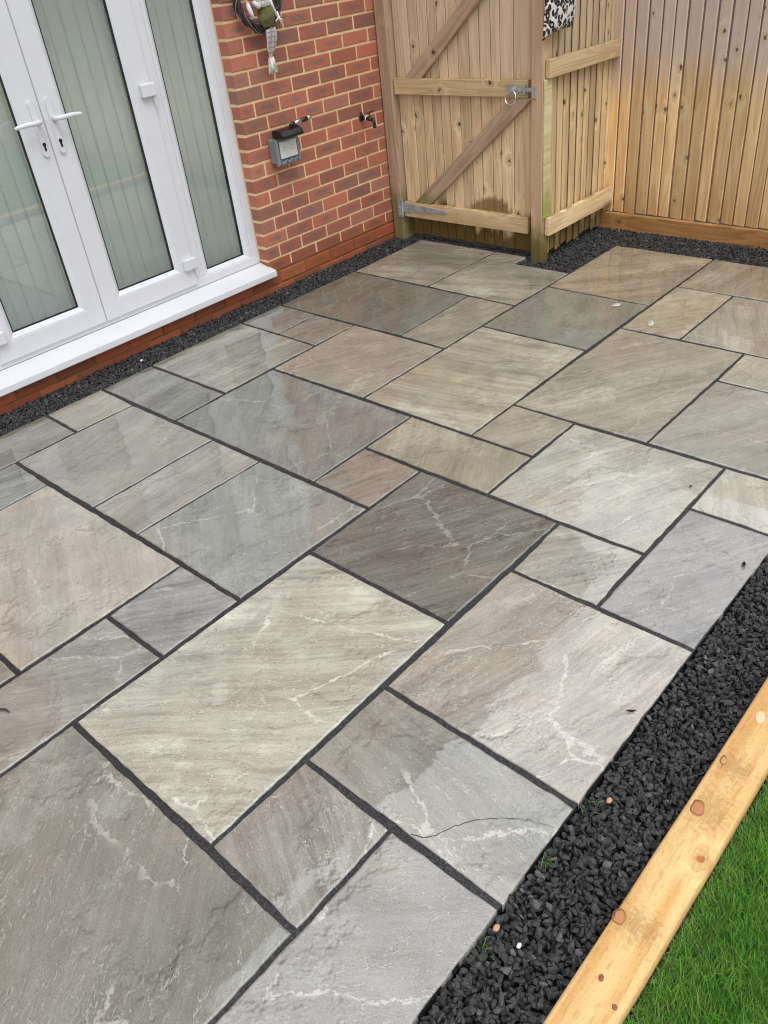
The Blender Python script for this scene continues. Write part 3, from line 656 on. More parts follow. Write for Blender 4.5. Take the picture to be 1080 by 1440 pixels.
def handle(leaf, xc, sgn):
    bm = bmesh.new(); pts = []
    hw, z0, z1 = .0155, 1.010, 1.246
    for a in range(0, 181, 18): pts.append((xc+hw*math.cos(R(a)), z1-hw+hw*math.sin(R(a))))
    for a in range(180, 361, 18): pts.append((xc+hw*math.cos(R(a)), z0+hw+hw*math.sin(R(a))))
    bm2 = [(p[0], p[1]) for p in pts]
    def mk(y, s): return [bm.verts.new((xc+(p[0]-xc)*s, y, p[1])) for p in bm2]
    a, b, c = mk(YL+.001, 1), mk(YL-.008, 1), mk(YL-.012, .80); n = len(a)
    for r0, r1 in ((a, b), (b, c)):
        for k in range(n): bm.faces.new((r0[k], r0[(k+1) % n], r1[(k+1) % n], r1[k]))
    bm.faces.new(c); bmesh.ops.recalc_face_normals(bm, faces=bm.faces[:])
    obj('handle_plate', bm, M['pvc'], leaf)
    z = 1.158
    tube('lever', [(xc, YL-.010, z), (xc, YL-.030, z), (xc, YL-.044, z), (xc+sgn*.010, YL-.054, z+.001), (xc+sgn*.03, YL-.056, z+.001), (xc+sgn*.075, YL-.055, z+.002), (xc+sgn*.118, YL-.050, z-.002), (xc+sgn*.128, YL-.047, z-.003)],
         [.0125, .0115, .011, .0105, .0105, .0105, .0085, .004], M['pvc'], leaf, 12)
    bm = bmesh.new(); kp = []
    zc = 1.063
    for a in range(-60, 241, 20): kp.append((xc+.0085*math.cos(R(a)), zc+.0085*math.sin(R(a))))
    kp += [(xc-.0048, zc-.024), (xc-.003, zc-.027), (xc+.003, zc-.027), (xc+.0048, zc-.024)]
    add_prism(bm, kp, 1, YL-.0145, YL-.006); obj('keyhole', bm, M['keyhole'], leaf)
handle(doorR, 1.5475, 1); handle(doorL, 1.4645, -1)
for leaf, xc, s in ((doorR, 2.076, 1), (doorL, .934, -1)):
    for z in (1.182, .318, 1.86):
        bm = bmesh.new(); add_box(bm, (xc-.045, YL-.026, z-.030), (xc+.038, YL+.001, z+.030), .006, 2)
        add_tube(bm, [(xc+s*.027, YL-.012, z+.036), (xc+s*.027, YL-.012, z-.072)], .0062, 10)
        obj('hinge', bm, M['pvc'], leaf)

# blinds: each hangs free behind its own pane
BL = [(1.615, 1.965, 'pale vertical blind behind the glass of the right-hand door leaf'),
      (1.010, 1.405, 'pale vertical blind behind the glass of the left-hand door leaf'),
      (.50, .80, 'pale vertical blind behind the fixed glass panel on the far left of the doors'),
      (2.195, 2.470, 'pale vertical blind behind the narrow fixed panel beside the brickwork')]
for xa, xb, lab in BL:
    b = thing('vertical_blind', lab, 'blind', ((xa+xb)/2, 2.778, .2), 'vertical blinds behind the doors')
    x = xa; k = 0
    while x < xb-.02:
        bm = bmesh.new(); n = 6; rows = []
        a = R(random.uniform(-.5, .8))
        for h in (.185, 1.1, 2.06):
            row = []
            for q in range(n+1):
                u = (q/n-.5)*.081; bow = .0022*(1-(2*q/n-1)**2)
                dx = (.0025*math.sin(k*2.1) if h < 1 else 0)
                row.append(bm.verts.new((x+.04+u*math.cos(a)-bow*math.sin(a)+dx, 2.7785+.0014*(k % 2)+u*math.sin(a)-bow*math.cos(a), h)))
            rows.append(row)
        for r0, r1 in zip(rows, rows[1:]):
            for q in range(n): bm.faces.new((r0[q], r0[q+1], r1[q+1], r1[q]))
        bmesh.ops.solidify(bm, geom=bm.faces[:], thickness=.0008)
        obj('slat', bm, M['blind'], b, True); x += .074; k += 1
    box('head_rail', (xa-.01, 2.782, 2.062), (xb+.06, 2.812, 2.095), M['pvc'], b, .003)

# ================================================================== GATE AND FENCES
def board_x(parent, name, xf, y0, y1, z0, z1, mat, T=.018, tilt=0.0, dx=0.0):
    """upright board whose face looks to -x"""
    return stick(name, (xf+T/2+dx, (y0+y1)/2, z0), (0, 0, 1), (math.sin(tilt), math.cos(tilt), 0), z1-z0, abs(y1-y0), T, mat, parent, .0025, .0012)
# gate
gate = thing('garden_gate', 'closed weathered board gate with diagonal braces and ring latch', 'gate', (3.74, 2.06, 0))
J = [2.553, 2.511, 2.434, 2.362, 2.289, 2.222, 2.155, 2.077, 1.999, 1.927, 1.851, 1.787, 1.699, 1.580]
for k, (a, b) in enumerate(zip(J, J[1:])):
    board_x(gate, 'gate_board', 3.742, b+.0022, a-.0022, .030+random.uniform(-.004, .006), 1.78, M['gate'], .018, 0, random.uniform(-.0012, .0012))
for k in range(2): box('added_gate_gap_backing', (3.7655, 1.60+.475*k, .05), (3.7735, 1.60+.475*k+.47, 1.76), M['gate'], gate, .001)  # sheets added behind the gate boards so the gaps stay dark
def rail_y(parent, xf, y0, y1, z0, z1, T, mat, name='rail'):
    return stick(name, (xf+T/2, y0, (z0+z1)/2), (0, 1, 0), (0, 0, 1), y1-y0, z1-z0, T, mat, parent, .004, .002)
rail_y(gate, 3.704, 1.583, 2.552, .878, .968, .0375, M['rail'])
rail_y(gate, 3.704, 1.583, 2.549, .143, .240, .0375, M['rail'])
rail_y(gate, 3.704, 1.583, 2.552, 1.62, 1.715, .0375, M['rail'])
def brace(a, b, w, T=.032):
    a = Vector(a); b = Vector(b); d = b-a
    x = d.normalized(); n = Vector((1, 0, 0)); y = n.cross(x)
    o = stick('brace', a, x, y, d.length, w, T, M['brace'], gate, .003, .001)
    # cut both ends level with the rails
    me = o.data; bm = bmesh.new(); bm.from_mesh(me)
    ang = math.atan2(abs(d.y), abs(d.z)); sh = math.tan(ang)
    for v in bm.verts: v.co.x += v.co.y*sh*(1 if (y.z < 0) else -1)
    bm.to_mesh(me); bm.free()
brace((3.725, 2.392, .240), (3.725, 1.622, .878), .083)
brace((3.725, 2.402, .968), (3.725, 1.628, 1.62), .083)
# hinges
bm = bmesh.new(); add_box(bm, (3.684, 2.553, .140), (3.689, 2.590, .268), .001)
add_tube(bm, [(3.688, 2.551, .148), (3.688, 2.551, .258)], .008, 10)
add_prism(bm, [(2.549, .176), (2.549, .234), (2.30, .220), (2.20, .212), (2.185, .204), (2.20, .196), (2.30, .190)], 0, 3.6985, 3.7035)
for y in (2.52, 2.45, 2.36, 2.26): add_tube(bm, [(3.694, y, .205), (3.7035, y, .205)], .006, 8)
for z in (.16, .205, .25): add_tube(bm, [(3.679, 2.575, z), (3.6845, 2.575, z)], .006, 8)
obj('hinge', bm, M['galv'], gate)
# ring latch
bm = bmesh.new(); add_box(bm, (3.699, 1.640, .895), (3.7035, 1.716, .945), .0015)
add_tube(bm, [(3.70, 1.668, .921), (3.672, 1.668, .921)], [.017, .012], 12)
obj('latch_plate', bm, M['galv'], gate)
bm = bmesh.new(); pts = []
for a in range(0, 361, 15): pts.append((3.672-.012*(1-math.cos(R(a)))*.5, 1.668+.035*math.sin(R(a)), .887+.035*math.cos(R(a))))
add_tube(bm, pts, .0042, 8, False); obj('latch_ring', bm, M['chrome'], gate, True)
bm = bmesh.new(); add_box(bm, (3.692, 1.535, .912), (3.6985, 1.640, .932), .002); add_box(bm, (3.686, 1.588, .898), (3.7035, 1.602, .950), .002)
obj('latch_bar', bm, M['galv'], gate)
# posts
gp = thing('gate_post', 'timber hinge post of the gate standing against the brick wall', 'post', (3.73, 2.602, 0), 'gate posts')
stick('post_shaft', (3.74, 2.604, -.05), (0, 0, 1), (0, 1, 0), 1.87, .086, .098, M['brace'], gp, .004, .002)
gp2 = thing('gate_post', 'free-standing timber latch post between gate and short return fence', 'post', (3.71, 1.505, 0), 'gate posts')
stick('post_shaft', (3.7175, 1.507, -.05), (0, 0, 1), (0, 1, 0), 1.92, .0745, .075, M['post'], gp2, .004, .002)
bm = bmesh.new(); add_box(bm, (3.673, 1.512, .880), (3.6795, 1.530, .948), .0015); add_box(bm, (3.660, 1.520, .905), (3.673, 1.5265, .940), .0015); add_tube(bm, [(3.668, 1.523, .902), (3.668, 1.523, .890)], .006, 8)
obj('latch_keeper', bm, M['galv'], gp2)
box('side_batten', (3.6835, 1.4575, .252), (3.7545, 1.4690, .972), M['pale'], gp2, .002)
# return fence (faces -y)
rf = thing('return_fence', 'short pale board fence panel with two rails between post and corner', 'fence', (4.1, 1.49, 0))
RJ = [3.757, 3.796, 3.853, 3.918, 3.988, 4.068, 4.138, 4.205, 4.272, 4.346, 4.418, 4.445]
for k, (a, b) in enumerate(zip(RJ, RJ[1:])):
    w = b-a+(.012 if k else .004)
    stick('fence_board', (a+w/2, 1.492+random.uniform(-.001, .001), .015+random.uniform(0, .02)), (0, 0, 1), (math.cos(.21), math.sin(.21), 0), 1.76, w, .0105, M['pale'] if k == 0 else M['ret'], rf, .002, .0012)
stick('added_gap_backing', (4.105, 1.530, .03), (0, 0, 1), (1, 0, 0), 1.72, .68, .012, M['ret'], rf, .002)  # panel added behind the boards to darken the gaps
for z0, z1 in ((.975, 1.066), (.146, .250), (1.6, 1.69)):
    stick('rail', (3.700 if z0 > .5 else 3.712, 1.4525, (z0+z1)/2), (1, 0, -.006), (0, 0, 1), .745 if z0 > .5 else .735, z1-z0, .032, M['ret'] if z0 < .5 else M['rail'], rf, .004, .002)
# back fence (faces -x)
bf = thing('close_board_fence', 'long tall orange-brown close-board fence along the back of the patio', 'fence', (4.47, 0, 0))
FJ = [1.535, 1.503, 1.430, 1.355, 1.276, 1.196, 1.124, 1.050, .964, .884, .809, .729, .656, .585, .508]
y = .508
while y > -4.6: y -= random.uniform(.070, .082); FJ.append(y)
for a, b in zip(FJ, FJ[1:]):
    w = a-b-.0042
    board_x(bf, 'fence_board', 4.450, a, a-w+random.uniform(-.003, .0025), .094+random.uniform(-.003, .003), 1.80, M['fence'], .0105, .20+random.uniform(-.025, .025), random.uniform(-.0015, .0015))
for k in range(6): box('added_gap_backing', (4.484, 1.53-1.02*(k+1), .10), (4.494, 1.53-1.02*k-.004, 1.79), M['fence'], bf, .001)  # unseen sheets added to shut light out of the board gaps
stick('gravel_board', (4.437, 1.53, .018), (0, -1, -.002), (0, 0, 1), 3.0, .146, .026, M['gboard'], bf, .004, .002)
stick('gravel_board', (4.437, -1.472, .012), (0, -1, 0), (0, 0, 1), 3.0, .146, .026, M['gboard'], bf, .004, .002)
stick('capping', (4.47, 1.54, 1.815), (0, -1, 0), (1, 0, 0), 6.1, .06, .026, M['fence'], bf, .003, .001)

# timber edging by the lawn
ed = thing('timber_edging', 'yellow pine timber edging between black gravel and lawn', 'edging', (1.8, -.855, 0))
def edging(x0, L):
    bm = bmesh.new(); n = int(L/.035)
    prof = [(-.052, -.07), (-.0535, .008), (-.050, .0145), (-.044, .016), (.046, .0155), (.051, .013), (.0535, .006), (.0525, -.07)]
    rows = []
    for k in range(n+1):
        x = L*k/n
        rows.append([bm.verts.new((x, p[0]+.0022*noise.noise((x*4+x0, p[0]*9, 1)), p[1]+.0012*noise.noise((x*7+x0, p[0]*20, 5)))) for p in prof])
    for a, b in zip(rows, rows[1:]):
        for q in range(len(prof)-1): bm.faces.new((a[q], b[q], b[q+1], a[q+1]))
    bm.faces.new(rows[0]); bm.faces.new(rows[-1][::-1]); bmesh.ops.recalc_face_normals(bm, faces=bm.faces[:])
    for e in bm.edges: e.smooth = True
    return obj('edging_beam', bm, M['sleeper'], ed, True, Matrix.Translation((x0, -.855, .012)))
edging(-2.6, 4.0); edging(1.403, 3.0)
# big knots that show on the top face
t = NT('resin_knot'); o_ = t.obj(); d_ = t.vm('LENGTH', t.vm('MULTIPLY', o_, (1, 1, 0)))
rr = t.math('FRACT', t.math('ADD', t.math('MULTIPLY', d_, 260.0), t.math('MULTIPLY', t.noise(o_, 60, 3), 1.2)))
kc_ = t.mix(t.mr(rr, .2, .8, 0, .5), t.ocol(), t.mix(1, t.ocol(), (.72, .6, .5), 'MULTIPLY'))
t.pbsdf(kc_, .55); M['knot'] = t.m
M['knotrim'] = simple('dark_knot_rim', srgb(148, 100, 60), .7, var=.35)
for x, y, a, b, c in ((1.078, -.838, .021, .010, (214, 206, 172)), (.905, -.822, .012, .006, (190, 156, 108)), (.752, -.829, .0195, .0115, (186, 126, 80)), (.425, -.8155, .0155, .0100, (190, 132, 86)), (.30, -.845, .006, .004, (150, 90, 50)), (.27, -.89, .005, .004, (150, 96, 60)), (1.32, -.86, .014, .009, (200, 130, 80))):
    for rim in (1, 0):
        if rim and c[0] > 212: continue
        bm = bmesh.new(); n = 20; z = .0290 if rim else .0294
        cv = None if rim else bm.verts.new((0, 0, .0006)); s = 1.22 if rim else 1.0
        vs = []
        for k in range(n):
            w = 1+.28*noise.noise((math.cos(2*math.pi*k/n)*1.5, math.sin(2*math.pi*k/n)*1.5, x*9+rim))
            vs.append(bm.verts.new((a*s*w*math.cos(2*math.pi*k/n), b*s*w*math.sin(2*math.pi*k/n)*(1.1 if rim else 1), -.0012)))
        if rim:
            inn = [bm.verts.new((v.co.x*.78, v.co.y*.78, .0002)) for v in vs]
            for k in range(n): bm.faces.new((inn[k], vs[k], vs[(k+1) % n], inn[(k+1) % n]))
        else:
            for k in range(n): bm.faces.new((cv, vs[k], vs[(k+1) % n]))
        ko = obj('knot', bm, M['knotrim'] if rim else M['knot'], ed, True, Matrix.Translation((x-(.0006 if rim else 0), y+(.0004 if rim else 0), z)) @ Matrix.Rotation(.25, 4, 'Z'))
        ko.color = srgb(*c)

# ================================================================== GRAVEL (nobody could count it)
ICO = None
def ico():
    bm = bmesh.new(); bmesh.ops.create_icosphere(bm, subdivisions=1, radius=1)
    v = np.array([v.co[:] for v in bm.verts]); f = np.array([[q.index for q in p.verts] for p in bm.faces]); bm.free(); return v, f
IV, IF = ico()
def rot_random(n):
    q = rng.normal(size=(n, 4)); q /= np.linalg.norm(q, axis=1)[:, None]; w, x, y, z = q.T
    return np.stack([1-2*(y*y+z*z), 2*(x*y-z*w), 2*(x*z+y*w), 2*(x*y+z*w), 1-2*(x*x+z*z), 2*(y*z-x*w), 2*(x*z-y*w), 2*(y*z+x*w), 1-2*(x*x+y*y)], 1).reshape(n, 3, 3)
def gravel(name, label, polys, size, pitch, ztop, layers=2):
    P = []
    for (x0, x1, y0, y1) in polys:
        for l in range(layers):
            gx, gy = np.meshgrid(np.arange(x0+pitch/2, x1, pitch), np.arange(y0+pitch/2, y1, pitch))
            p = np.stack([gx.ravel(), gy.ravel()], 1)+rng.uniform(-.55, .55, (gx.size, 2))*pitch
            p[:, 0] = np.clip(p[:, 0], x0+size*.25, x1-size*.25); p[:, 1] = np.clip(p[:, 1], y0+size*.25, y1-size*.25)
            z = ztop-l*size*.5+rng.uniform(-.25, .25, len(p))*size
            z = z+.004*np.sin(p[:, 0]*9+1)*np.sin(p[:, 1]*13)
            P.append(np.c_[p, z])
    P = np.concatenate(P); n = len(P)
    sc = size*.5*np.stack([rng.uniform(.8, 1.35, n), rng.uniform(.55, 1.0, n), rng.uniform(.30, .6, n)], 1)*rng.uniform(.7, 1.2, (n, 1))
    V = IV[None]*(1+rng.uniform(-.28, .28, (n, len(IV), 1)))
    V = V*sc[:, None, :]; V = np.einsum('nij,nkj->nki', rot_random(n), V)+P[:, None, :]
    F = (IF[None]+(np.arange(n)*len(IV))[:, None, None]).reshape(-1, 3)
    me = bpy.data.meshes.new(name); me.vertices.add(n*len(IV)); me.vertices.foreach_set('co', V.ravel())
    me.loops.add(F.size); me.loops.foreach_set('vertex_index', F.ravel().astype(np.int32))
    me.polygons.add(len(F)); me.polygons.foreach_set('loop_start', np.arange(0, F.size, 3, dtype=np.int32))
    me.update(); me.validate(); me.shade_flat()
    return tag(link(name, me, M['gravel']), label, 'gravel', None, 'stuff')
gravel('gravel', 'wide strip of black stone chippings between paving and timber edging', [(-2.0, 4.40, -.802, -.612)], .0205, .0125, -.0100)
gravel('gravel', 'narrow strip of black stone chippings along foot of brick wall', [(-1.6, 3.72, 2.434, 2.654)], .0205, .0125, -.0100)
gravel('gravel', 'black stone chippings in the corner by the fences and along the back fence', [(3.588, 4.115, 1.236, 1.44), (4.122, 4.425, -.9, 1.44), (3.588, 3.715, 1.44, 1.598), (3.757, 4.425, 1.43, 1.56), (3.72, 3.80, 1.56, 2.60)], .019, .0120, -.0105)
bm = bmesh.new()
for lo, hi in (((-1.6, -.803, -.05), (4.42, -.611, -.026)), ((-1.2, 2.4365, -.05), (3.72, 2.66, -.026)), ((3.59, -.9, -.05), (4.45, 2.64, -.026))): pass
bm.free()

# ================================================================== LAWN (grass blades)
def grass(x0, x1, y0, y1, dens, hmin, hmax, wd):
    n = int((x1-x0)*(y1-y0)*dens)
    x = rng.uniform(x0, x1, n); y = rng.uniform(y0, y1, n)
    h = rng.uniform(hmin, hmax, n); a = rng.uniform(0, 2*np.pi, n)
    lean = rng.uniform(.2, 1.1, n)*h; la = rng.normal(0.6, 1.1, n)
    edge = np.clip((-.912-y)/.05, 0.25, 1); h = h*(.45+.55*edge)
    w = wd*rng.uniform(.6, 1.3, n)
    b = np.stack([x, y, np.full(n, -.022)], 1)
    s = np.stack([np.cos(a), np.sin(a), np.zeros(n)], 1)*w[:, None]
    d = np.stack([np.cos(la), np.sin(la), np.zeros(n)], 1)
    mid = b+np.stack([d[:, 0]*lean*.35, d[:, 1]*lean*.35, h*.62], 1)
    tip = b+np.stack([d[:, 0]*lean, d[:, 1]*lean, h], 1)
    V = np.stack([b-s, b+s, mid-s*.8, mid+s*.8, tip], 1).reshape(-1, 3)
    k = np.arange(n)*5
    T = np.stack([np.stack([k, k+1, k+3], 1), np.stack([k, k+3, k+2], 1), np.stack([k+2, k+3, k+4], 1)], 1).reshape(-1, 3)
    return V, T
parts = [grass(-.3, 1.7, -1.5, -.916, 120000, .014, .032, .0010), grass(-3, -.3, -2.6, -.916, 9000, .02, .04, .0022), grass(-.3, 1.7, -2.6, -1.5, 12000, .02, .04, .002), grass(1.7, 4.3, -2.6, -.916, 12000, .02, .04, .002)]
Vs, Ts, o0 = [], [], 0
for V, T in parts: Vs.append(V); Ts.append(T+o0); o0 += len(V)
V = np.concatenate(Vs); T = np.concatenate(Ts).astype(np.int32)
me = bpy.data.meshes.new('lawn'); me.vertices.add(len(V)); me.vertices.foreach_set('co', V.ravel())
me.loops.add(T.size); me.loops.foreach_set('vertex_index', T.ravel()); me.polygons.add(len(T)); me.polygons.foreach_set('loop_start', np.arange(0, T.size, 3, dtype=np.int32)); me.update(); me.validate()
tag(link('lawn', me, M['grass']), 'short green lawn grass beside the timber edging', 'grass', None, 'stuff')

V, T = grass(-.3, 1.7, -.972, -.914, 26000, .010, .026, .0009); T = T.astype(np.int32)
V[:, 2] -= .004
me = bpy.data.meshes.new('dry_grass'); me.vertices.add(len(V)); me.vertices.foreach_set('co', V.ravel())
me.loops.add(T.size); me.loops.foreach_set('vertex_index', T.ravel()); me.polygons.add(len(T)); me.polygons.foreach_set('loop_start', np.arange(0, T.size, 3, dtype=np.int32)); me.update(); me.validate()
t = NT('dry_straw'); ri_ = t.n('NewGeometry', 'Random Per Island'); t.pbsdf(t.mix(ri_, (.10, .085, .045, 1), (.42, .37, .22, 1)), .6); M['straw'] = t.m
tag(link('dry_grass', me, M['straw']), 'dry straw-coloured clippings along the lawn side of the timber edging', 'dry grass', None, 'stuff')

# ================================================================== THINGS ON THE WALL
# outdoor socket, lid up
so = thing('outdoor_socket', 'grey weatherproof double socket with lid raised on the brick wall', 'socket', (2.80, YW, .75))
bm = bmesh.new(); add_box(bm, (2.722, 2.585, .690), (2.888, 2.654, .822), .012, 3); obj('back_box', bm, M['greyplastic'], so)
bm = bmesh.new(); add_ring(bm, 2.718, 2.892, .684, .826, [(.004, 2.60), (0, 2.597), (0, 2.582), (.004, 2.576), (.012, 2.574), (.017, 2.578), (.017, 2.59)])
obj('rim', bm, M['greyplastic'], so)
bm = bmesh.new(); add_box(bm, (2.742, 2.572, .718), (2.868, 2.583, .808), .003, 2); fp = obj('faceplate', bm, M['faceplate'], so)
for xc in (2.773, 2.837):
    for dx, dz, w, h in ((0, .020, .0026, .008), (-.011, .003, .006, .0022), (.011, .003, .006, .0022)):
        box('pin_hole', (xc+dx-w/2, 2.5712, .756+dz-h/2), (xc+dx+w/2, 2.5722, .756+dz+h/2), M['keyhole'], fp, 0)
    box('switch', (xc-.008+(.02 if xc < 2.8 else -.02), 2.568, .784), (xc+.008+(.02 if xc < 2.8 else -.02), 2.5725, .802), M['faceplate'], fp, .0015)
bm = bmesh.new()
for xc in (2.765, 2.805, 2.845): add_tube(bm, [(xc-.012, 2.580, .690), (xc-.012, 2.562, .700), (xc, 2.556, .712), (xc+.012, 2.562, .700), (xc+.012, 2.580, .690)], .0045, 8)
add_box(bm, (2.735, 2.562, .688), (2.875, 2.574, .706), .004, 2)
obj('cable_entry', bm, M['greyplastic'], so)
bm = bmesh.new()   # hollow lid standing straight out from its top hinge
add_prism(bm, [(2.600, .868), (2.560, .872), (2.528, .862), (2.512, .842), (2.512, .829), (2.519, .829), (2.522, .842), (2.536, .856), (2.564, .864), (2.600, .860)], 0, 2.729, 2.873, .0015); add_prism(bm, [(2.600, .868), (2.560, .872), (2.528, .862), (2.512, .842), (2.512, .829), (2.600, .829)], 0, 2.722, 2.7285, .001); add_prism(bm, [(2.600, .868), (2.560, .872), (2.528, .862), (2.512, .842), (2.512, .829), (2.600, .829)], 0, 2.8735, 2.880, .001)
obj('lid', bm, M['blackplastic'], so)
nz_ = thing('hose_nozzle', 'black and chrome hose fitting lying on top of the raised socket lid', 'hose fitting', (2.90, 2.56, .86))
bm = bmesh.new(); add_tube(bm, [(2.858, 2.556, .868), (2.875, 2.556, .869), (2.902, 2.556, .870), (2.912, 2.556, .870)], [.009, .0135, .0135, .010], 14); add_tube(bm, [(2.958, 2.556, .874), (2.968, 2.556, .875), (2.985, 2.556, .876), (2.988, 2.556, .876)], [.010, .013, .012, .006], 14); obj('chrome_collar', bm, M['chrome'], nz_, True)
bm = bmesh.new(); add_tube(bm, [(2.825, 2.556, .864), (2.858, 2.556, .868)], [.008, .010], 12); obj('hose_tail', bm, M['blackplastic'], nz_, True)
bm = bmesh.new(); add_tube(bm, [(2.911, 2.556, .870), (2.935, 2.556, .872), (2.959, 2.556, .874)], [.011, .0135, .011], 12); obj('grip', bm, M['blackplastic'], nz_, True)
nz_.location.z += .016
# tap
tp = thing('garden_tap', 'dark metal garden tap with white band on the brick wall near the gate', 'tap', (3.50, YW, .78))
bm = bmesh.new(); add_tube(bm, [(3.492, 2.656, .785), (3.492, 2.648, .785)], [.030, .028], 16); add_tube(bm, [(3.492, 2.648, .785), (3.492, 2.600, .784), (3.492, 2.560, .782), (3.492, 2.520, .780)], [.014, .013, .017, .017], 14)
add_tube(bm, [(3.492, 2.525, .780), (3.492, 2.503, .772), (3.492, 2.496, .752), (3.492, 2.495, .722)], [.016, .014, .0125, .0125], 14); add_tube(bm, [(3.492, 2.495, .735), (3.492, 2.495, .712)], [.016, .016], 14)
obj('tap_body', bm, M['tapmetal'], tp, True)
tube('white_band', [(3.492, 2.594, .784), (3.492, 2.582, .784)], [.0175, .0175], M['whiteband'], tp, 14)
bm = bmesh.new(); add_tube(bm, [(3.492, 2.548, .790), (3.492, 2.546, .826)], [.009, .008], 10); add_tube(bm, [(3.458, 2.552, .828), (3.475, 2.548, .831), (3.492, 2.546, .832), (3.515, 2.544, .836), (3.534, 2.540, .842)], [.005, .007, .009, .007, .005], 10)
obj('tap_lever', bm, M['tapmetal'], tp, True)
tube('wall_bracket', [(3.480, 2.640, .835), (3.482, 2.630, .815), (3.490, 2.625, .79)], [.010, .012, .012], M['tapmetal'], tp, 10)

tp.scale = (.68, .68, .68)

# wreath
CX, CZ, YR = 2.785, 1.488, 2.612
wr = thing('autumn_wreath', 'round dark twig wreath with white checked scarf hanging on the brick wall', 'wreath', (CX, YR, CZ))
bm = bmesh.new(); bmp = bmesh.new()
for k in range(15):
    ph = random.random()*6.28; tw = random.choice((2, 3, 4)); rr_ = random.uniform(.006, .022); pts = []
    for a in range(0, 361, 9):
        t_ = R(a); q = ph+tw*t_
        rad = .138+rr_*math.cos(q)+.004*noise.noise((math.cos(t_)*3, math.sin(t_)*3, k))
        pts.append((CX+rad*math.cos(t_), YR+rr_*math.sin(q), CZ+rad*math.sin(t_)))
    if k % 5 == 0: add_tube(bmp, pts, .0016, 5, False)
    else: add_tube(bm, pts, random.uniform(.0035, .006), 6, False)
for k in range(40):
    t_ = random.random()*6.28; rad = .138+random.uniform(-.02, .02); p0 = Vector((CX+rad*math.cos(t_), YR+random.uniform(-.02, .01), CZ+rad*math.sin(t_)))
    d = Vector((-math.sin(t_), random.uniform(-.35, .1), math.cos(t_)))*random.choice((-1, 1))+Vector((math.cos(t_), 0, math.sin(t_)))*random.uniform(-.5, .7)
    add_tube(bm, [p0, p0+d*.025, p0+d*.05+Vector((0, 0, random.uniform(-.01, .01)))], [.003, .0022, .001], 5)
obj('twig_ring', bm, M['twig'], wr, True); obj('pale_wire', bmp, M['twigpale'], wr, True)
def blob(name, c, r, mat, parent, amp=.15, fr_=4, sub=3):
    bm = bmesh.new(); bmesh.ops.create_icosphere(bm, subdivisions=sub, radius=1)
    for v in bm.verts:
        n_ = 1+amp*noise.noise(v.co*fr_+Vector(c)*20)+amp*.5*noise.noise(v.co*fr_*3)
        v.co = Vector((c[i]+v.co[i]*r[i]*n_ for i in range(3)))
    return obj(name, bm, mat, parent, True)
blob('mossy_body', (2.800, 2.580, 1.405), (.047, .036, .060), M['moss'], wr, .25, 3)
def strap(name, pts, w, th, mat, parent, fold=0):
    bm = bmesh.new(); rows = []
    ws = w if hasattr(w, '__len__') else [w]*len(pts)
    for i, p in enumerate(pts):
        p = Vector(p); d = (Vector(pts[min(i+1, len(pts)-1)])-Vector(pts[max(0, i-1)])).normalized(); s = d.cross(Vector((0, 1, 0))).normalized()
        row = []
        for q in range(9):
            u = q/8-.5; yy = .004*math.sin(u*9+i*.7)*(1 if fold == 0 else fold)
            row.append(bm.verts.new(p+s*u*ws[i]+Vector((0, yy, 0))))
        rows.append(row)
    for a, b in zip(rows, rows[1:]):
        for q in range(8): bm.faces.new((a[q], a[q+1], b[q+1], b[q]))
    bmesh.ops.solidify(bm, geom=bm.faces[:], thickness=th)
    return obj(name, bm, mat, parent, True)
strap('scarf_tail', [(2.803, 2.566, 1.348), (2.806, 2.568, 1.325), (2.808, 2.574, 1.300), (2.810, 2.584, 1.270), (2.811, 2.594, 1.246), (2.811, 2.602, 1.228), (2.811, 2.606, 1.216)], [.060, .068, .070, .068, .056, .034, .024], .004, M['check'], wr)
strap('scarf_fringe', [(2.811, 2.606, 1.217), (2.811, 2.607, 1.206), (2.810, 2.606, 1.185), (2.808, 2.604, 1.160), (2.806, 2.604, 1.143)], [.022, .032, .050, .068, .074], .003, M['fringe'], wr, 2.2)
bm = bmesh.new()
for q in range(26):
    u = (q/25-.5)*2.3
    add_tube(bm, [(2.811+u*.008, 2.602+random.uniform(-.006, .004), 1.212), (2.810+u*.016, 2.600+random.uniform(-.006, .006), 1.18), (2.807+u*.030+random.uniform(-.003, .003), 2.598+random.uniform(-.008, .006), 1.146+random.uniform(-.010, .010))], [.002, .0018, .0012], 5)
obj('scarf_thread', bm, M['fringe'], wr, True)
tube('white_leg', [(2.690, 2.578, 1.475), (2.684, 2.568, 1.452), (2.690, 2.564, 1.43), (2.700, 2.562, 1.408)], [.008, .012, .011, .007], M['whitefab'], wr, 10)
tube('white_leg', [(2.712, 2.572, 1.478), (2.728, 2.560, 1.462), (2.745, 2.556, 1.446)], [.009, .012, .010], M['whitefab'], wr, 10)
strap('scarf_collar', [(2.735, 2.560, 1.472), (2.770, 2.548, 1.474), (2.810, 2.548, 1.474), (2.835, 2.560, 1.470)], [.05, .056, .052, .03], .008, M['check'], wr)
tube('white_ribbon', [(2.815, 2.552, 1.476), (2.832, 2.556, 1.44), (2.858, 2.566, 1.405), (2.880, 2.574, 1.378)], [.010, .0085, .007, .006], M['whitefab'], wr, 8)
tube('white_ribbon', [(2.868, 2.572, 1.415), (2.876, 2.568, 1.385), (2.892, 2.572, 1.355)], [.006, .007, .004], M['whitefab'], wr, 8)
tube('white_ribbon', [(2.850, 2.572, 1.372), (2.872, 2.566, 1.388), (2.905, 2.574, 1.370)], [.004, .006, .004], M['whitefab'], wr, 8)
blob('orange_bead', (2.700, 2.566, 1.494), (.020, .018, .016), M['orange'], wr, .08, 3)
